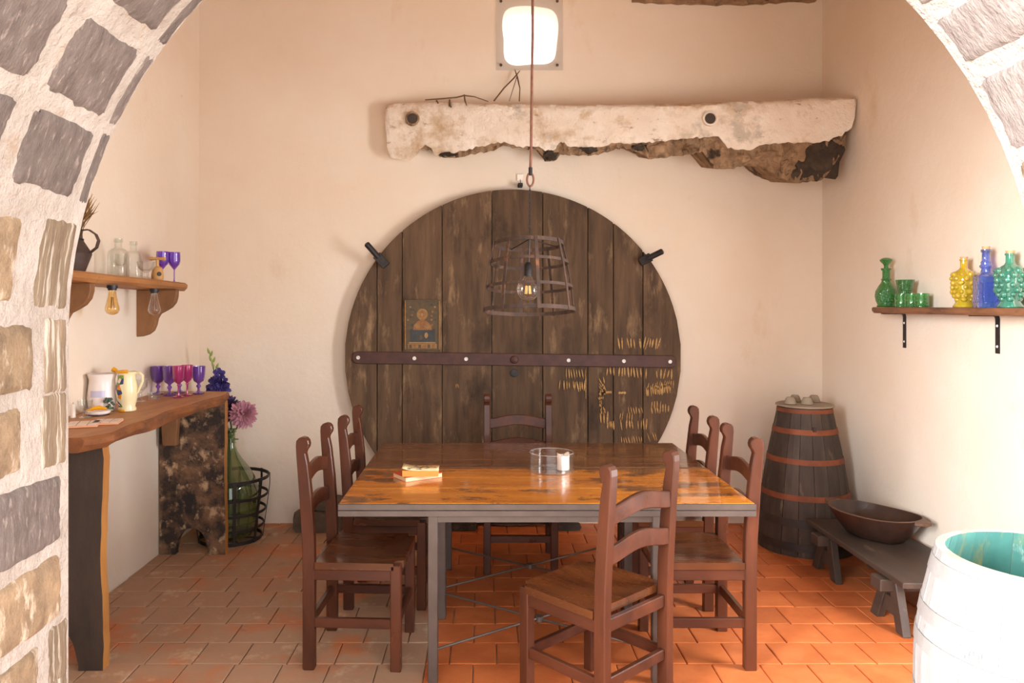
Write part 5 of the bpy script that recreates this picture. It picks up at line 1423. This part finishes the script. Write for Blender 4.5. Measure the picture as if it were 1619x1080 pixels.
for k in range(46):
    a = radians(200) + radians(105) * k / 46 + pr_.uniform(-0.01, 0.01); z = 0.535 + pr_.uniform(-0.016, 0.016)
    if k % 7 in (5, 6): continue
    h_ = pr_.uniform(0.012, 0.030); w_ = pr_.uniform(0.008, 0.016); le = pr_.uniform(-0.02, 0.02)
    q = []
    for (da, dz) in ((-w_, -h_), (w_, -h_), (w_ + le, h_), (-w_ + le, h_)):
        r = wb_r(z + dz * 0.5) + 0.0022
        q.append((r * cos(a + da * 0.8), r * sin(a + da * 0.8), z + dz * 0.5))
    mb.add(q, [(0, 1, 2, 3)])
mb.build('stencil_marks', m_faint, wb, kind='stuff', label='faint worn grey stencil strokes round the belly')
MB().lathe([(0, 0.05), (wb_r(0.05) - 0.03, 0.05), (wb_r(0.05) - 0.03, 0.03), (0, 0.03)], 40).build('bottom', m_teal, wb)

# ------------------------------------------------------------------ demijohn in an iron basket, with flowers
DX, DY = -1.735, 5.20
ib = thing('iron_basket', 'round black iron strap basket on the floor behind the console', 'basket', (DX, DY, 0))
def bk_r(z): return 0.205 + 0.048 * min(1, z / 0.36)
for z, w in ((0.014, 0.022), (0.10, 0.016), (0.20, 0.018), (0.305, 0.018), (0.425, 0.022)):
    r = bk_r(z)
    pts = [(r * cos(2 * pi * k / 36), r * sin(2 * pi * k / 36), z) for k in range(36)]
    MB().strip(pts, [(cos(2 * pi * k / 36), sin(2 * pi * k / 36), -0.1) for k in range(36)], w, 0.006, closed=True).build('hoop', m_iron, ib)
for k in range(9):
    a = 2 * pi * k / 9 + 0.25
    pts = [((bk_r(z) + 0.006) * cos(a), (bk_r(z) + 0.006) * sin(a), z) for z in (0.004, 0.1, 0.2, 0.3, 0.37, 0.438)]
    MB().strip(pts, [(cos(a), sin(a), -0.1)] * 6, 0.018, 0.005).build('rib', m_iron, ib)
for k in range(3):
    a = pi * k / 3
    MB().strip([(0.205 * cos(a), 0.205 * sin(a), 0.008 + k * 0.005), (-0.205 * cos(a), -0.205 * sin(a), 0.008 + k * 0.005)], [(0, 0, 1)] * 2, 0.02, 0.004).build('bottom_bar', m_iron, ib)
dj = thing('demijohn', 'big green glass demijohn standing in the iron basket', 'bottle', (DX, DY, 0.026))
MB().lathe([(0, 0.02), (0.10, 0.0), (0.15, 0.006), (0.172, 0.04), (0.188, 0.13), (0.194, 0.22), (0.186, 0.31), (0.162, 0.39), (0.12, 0.46), (0.075, 0.52), (0.044, 0.57), (0.032, 0.61), (0.029, 0.70)], 40).build('body', g_demi, dj, sharp=80)
MB().lathe([(0.029, 0.70), (0.038, 0.702), (0.038, 0.722), (0.030, 0.724), (0.026, 0.70)], 20).build('lip', g_demi, dj)
# flowers
def flower(name, lab, cat, stem_pts, sr): 
    t_ = thing(name, lab, cat, (DX, DY, 0.16), 0, None)
    MB().tube([Vector(p) for p in stem_pts], sr, 8).build('stem', m_leaf, t_)
    return t_
def petals(c, r, rings, mat, name, t_, up=Vector((0.2, -0.6, 0.75)), w=0.012, label=None):
    mb = MB(); pr_ = random.Random(int(r * 1000))
    up = up.normalized(); e1 = up.orthogonal().normalized(); e2 = up.cross(e1)
    for (n, tilt, L) in rings:
        for k in range(n):
            a = 2 * pi * (k + pr_.uniform(-.3, .3)) / n
            d = (e1 * cos(a) + e2 * sin(a)) * cos(tilt) + up * sin(tilt)
            side = d.cross(up).normalized(); nrm = side.cross(d).normalized(); L_ = L * r * pr_.uniform(0.85, 1.12)
            b0 = c + d * r * 0.12
            vs_ = [b0, b0 + d * L_ * 0.5 + side * w + nrm * w * 0.3, b0 + d * L_ * 0.5 - nrm * w * 0.25, b0 + d * L_ * 0.5 - side * w + nrm * w * 0.3, b0 + d * L_ * 0.88 + side * w * 0.7 - nrm * 0.1 * w, b0 + d * L_ * 0.88 - side * w * 0.7 - nrm * 0.1 * w, b0 + d * L_ - nrm * w * 0.4]
            mb.add(vs_, [(0, 1, 2), (0, 2, 3), (1, 4, 6, 2), (2, 6, 5, 3)])
    return mb.build(name, mat, t_, kind='stuff', label=label)
def atp(px, py, Y): q = P(px, py, Y); return Vector((q.x - DX, q.y - DY, q.z - 0.16))
RG = [(18, -0.75, 0.9), (22, -0.35, 0.97), (24, 0.0, 1.0), (22, 0.35, 0.97), (18, 0.7, 0.92), (13, 1.0, 0.85), (8, 1.3, 0.78)]
f_ = flower('pink_flower', 'big pink shaggy bloom rising from the demijohn at the console end', 'flower', [(0.0, 0, 0.0), (0.002, 0, 0.35), (0.008, -0.004, 0.59), atp(374, 678, 5.17), atp(380, 664, 5.15)], 0.006)
petals(atp(385, 655, 5.13), 0.09, RG, m_pinkpetal, 'blossom', f_, Vector((0.35, -0.8, 0.35)))
f_ = flower('purple_flower', 'dark purple shaggy bloom half hidden behind the console end', 'flower', [(-0.01, 0, 0.0), (-0.008, 0, 0.35), (-0.012, 0.004, 0.58), atp(366, 676, 5.2), atp(362, 655, 5.2)], 0.006)
petals(atp(360, 646, 5.2), 0.088, RG, m_purplepetal, 'blossom', f_, Vector((0.1, -0.5, 0.6)))
mb = MB(); pr_ = random.Random(41)
lf = None
for k in range(9):
    c = atp(pr_.uniform(362, 370), pr_.uniform(680, 700), 5.19)
    d = Vector((pr_.uniform(-1, 1), pr_.uniform(-1, 0.4), pr_.uniform(-0.2, 0.9))).normalized(); s_ = d.cross(Vector((0, 0, 1))).normalized() * 0.018; L_ = 0.06
    MB().add([c, c + d * L_ * 0.5 + s_, c + d * L_ * 0.5 + Vector((0, 0, -0.006)), c + d * L_ * 0.5 - s_, c + d * L_], [(0, 1, 2), (0, 2, 3), (1, 4, 2), (2, 4, 3)]).build('leaf', m_leaf, f_)
f_ = flower('gladiolus', 'violet gladiolus spike with green buds rising behind the console end', 'flower', [(-0.02, 0.005, 0.0), (-0.015, 0.005, 0.35), (-0.018, 0.006, 0.58), atp(350, 640, 5.22), atp(343, 610, 5.22), atp(338, 585, 5.22), atp(331, 557, 5.22)], [0.006, 0.006, 0.006, 0.005, 0.005, 0.004, 0.002])
for (px, py, r) in ((345, 612, 0.062), (351, 604, 0.05), (340, 604, 0.05), (347, 593, 0.045), (342, 617, 0.05), (352, 614, 0.05), (334, 616, 0.04)):
    petals(atp(px, py, 5.2), r, [(6, 0.1, 1.0), (5, 0.6, 0.8), (3, 1.1, 0.6)], m_violet, 'blossom', f_, Vector((pr_.uniform(-.6, .6), -0.8, pr_.uniform(-0.2, 0.7))), 0.016)
for (px, py, dx) in ((340, 588, 1), (343, 580, 1), (337, 578, -1), (338, 570, 1), (333, 568, -1), (334, 560, 1), (330, 556, -1)):
    c = atp(px, py, 5.21)
    MB().lathe([(0, -0.02), (0.009, -0.006), (0.008, 0.01), (0.0, 0.03)], 8, M=Matrix.Translation(c) @ Matrix.Rotation(0.35 * dx, 4, 'Y')).build('bud', m_violet if py > 586 else m_bud, f_)

# ------------------------------------------------------------------ stones by the back wall
def rough_stone(name, lab, loc, d, rz=0, mat=m_floorstone, seed=1):
    r_ = random.Random(seed)
    bm = bmesh.new(); bmesh.ops.create_cube(bm, size=1)
    bmesh.ops.subdivide_edges(bm, edges=bm.edges, cuts=3, use_grid_fill=True)
    for v in bm.verts:
        e = sum(1 for c in v.co if abs(c) > 0.49)
        k = 1 - 0.07 * max(0, e - 1)
        v.co = Vector((v.co.x * d[0] * k * r_.uniform(0.95, 1.03), v.co.y * d[1] * k * r_.uniform(0.95, 1.03), (v.co.z * (k if v.co.z > 0 else 1) + 0.5) * d[2] * (r_.uniform(0.96, 1.03) if v.co.z > 0 else 1)))
    me = bpy.data.meshes.new(name); bm.to_mesh(me); bm.free(); me.materials.append(mat)
    for p in me.polygons: p.use_smooth = True
    me.set_sharp_from_angle(angle=radians(35))
    o = bpy.data.objects.new(name, me); COL.objects.link(o); o.location = loc; o.rotation_euler = (0, 0, rz)
    return tag(o, lab, 'stone')
rough_stone('stone_block', 'grey dressed stone block on the floor by the back wall, behind the left chairs', (-1.17, 5.41, 0.001), (0.36, 0.20, 0.135), 0.03, seed=3)
rough_stone('stone_block', 'smaller rough stone lying on top of the grey stone block', (-1.12, 5.43, 0.143), (0.27, 0.14, 0.085), -0.1, seed=5)
rough_stone('stone_wedge', 'dark stone wedge under the left side of the vat head', (-0.16, 5.40, 0.001), (0.22, 0.09, 0.045), 0.0, m_darkrock, 7)
rough_stone('stone_wedge', 'dark stone wedge under the right side of the vat head', (0.58, 5.40, 0.001), (0.22, 0.09, 0.045), 0.05, m_darkrock, 8)
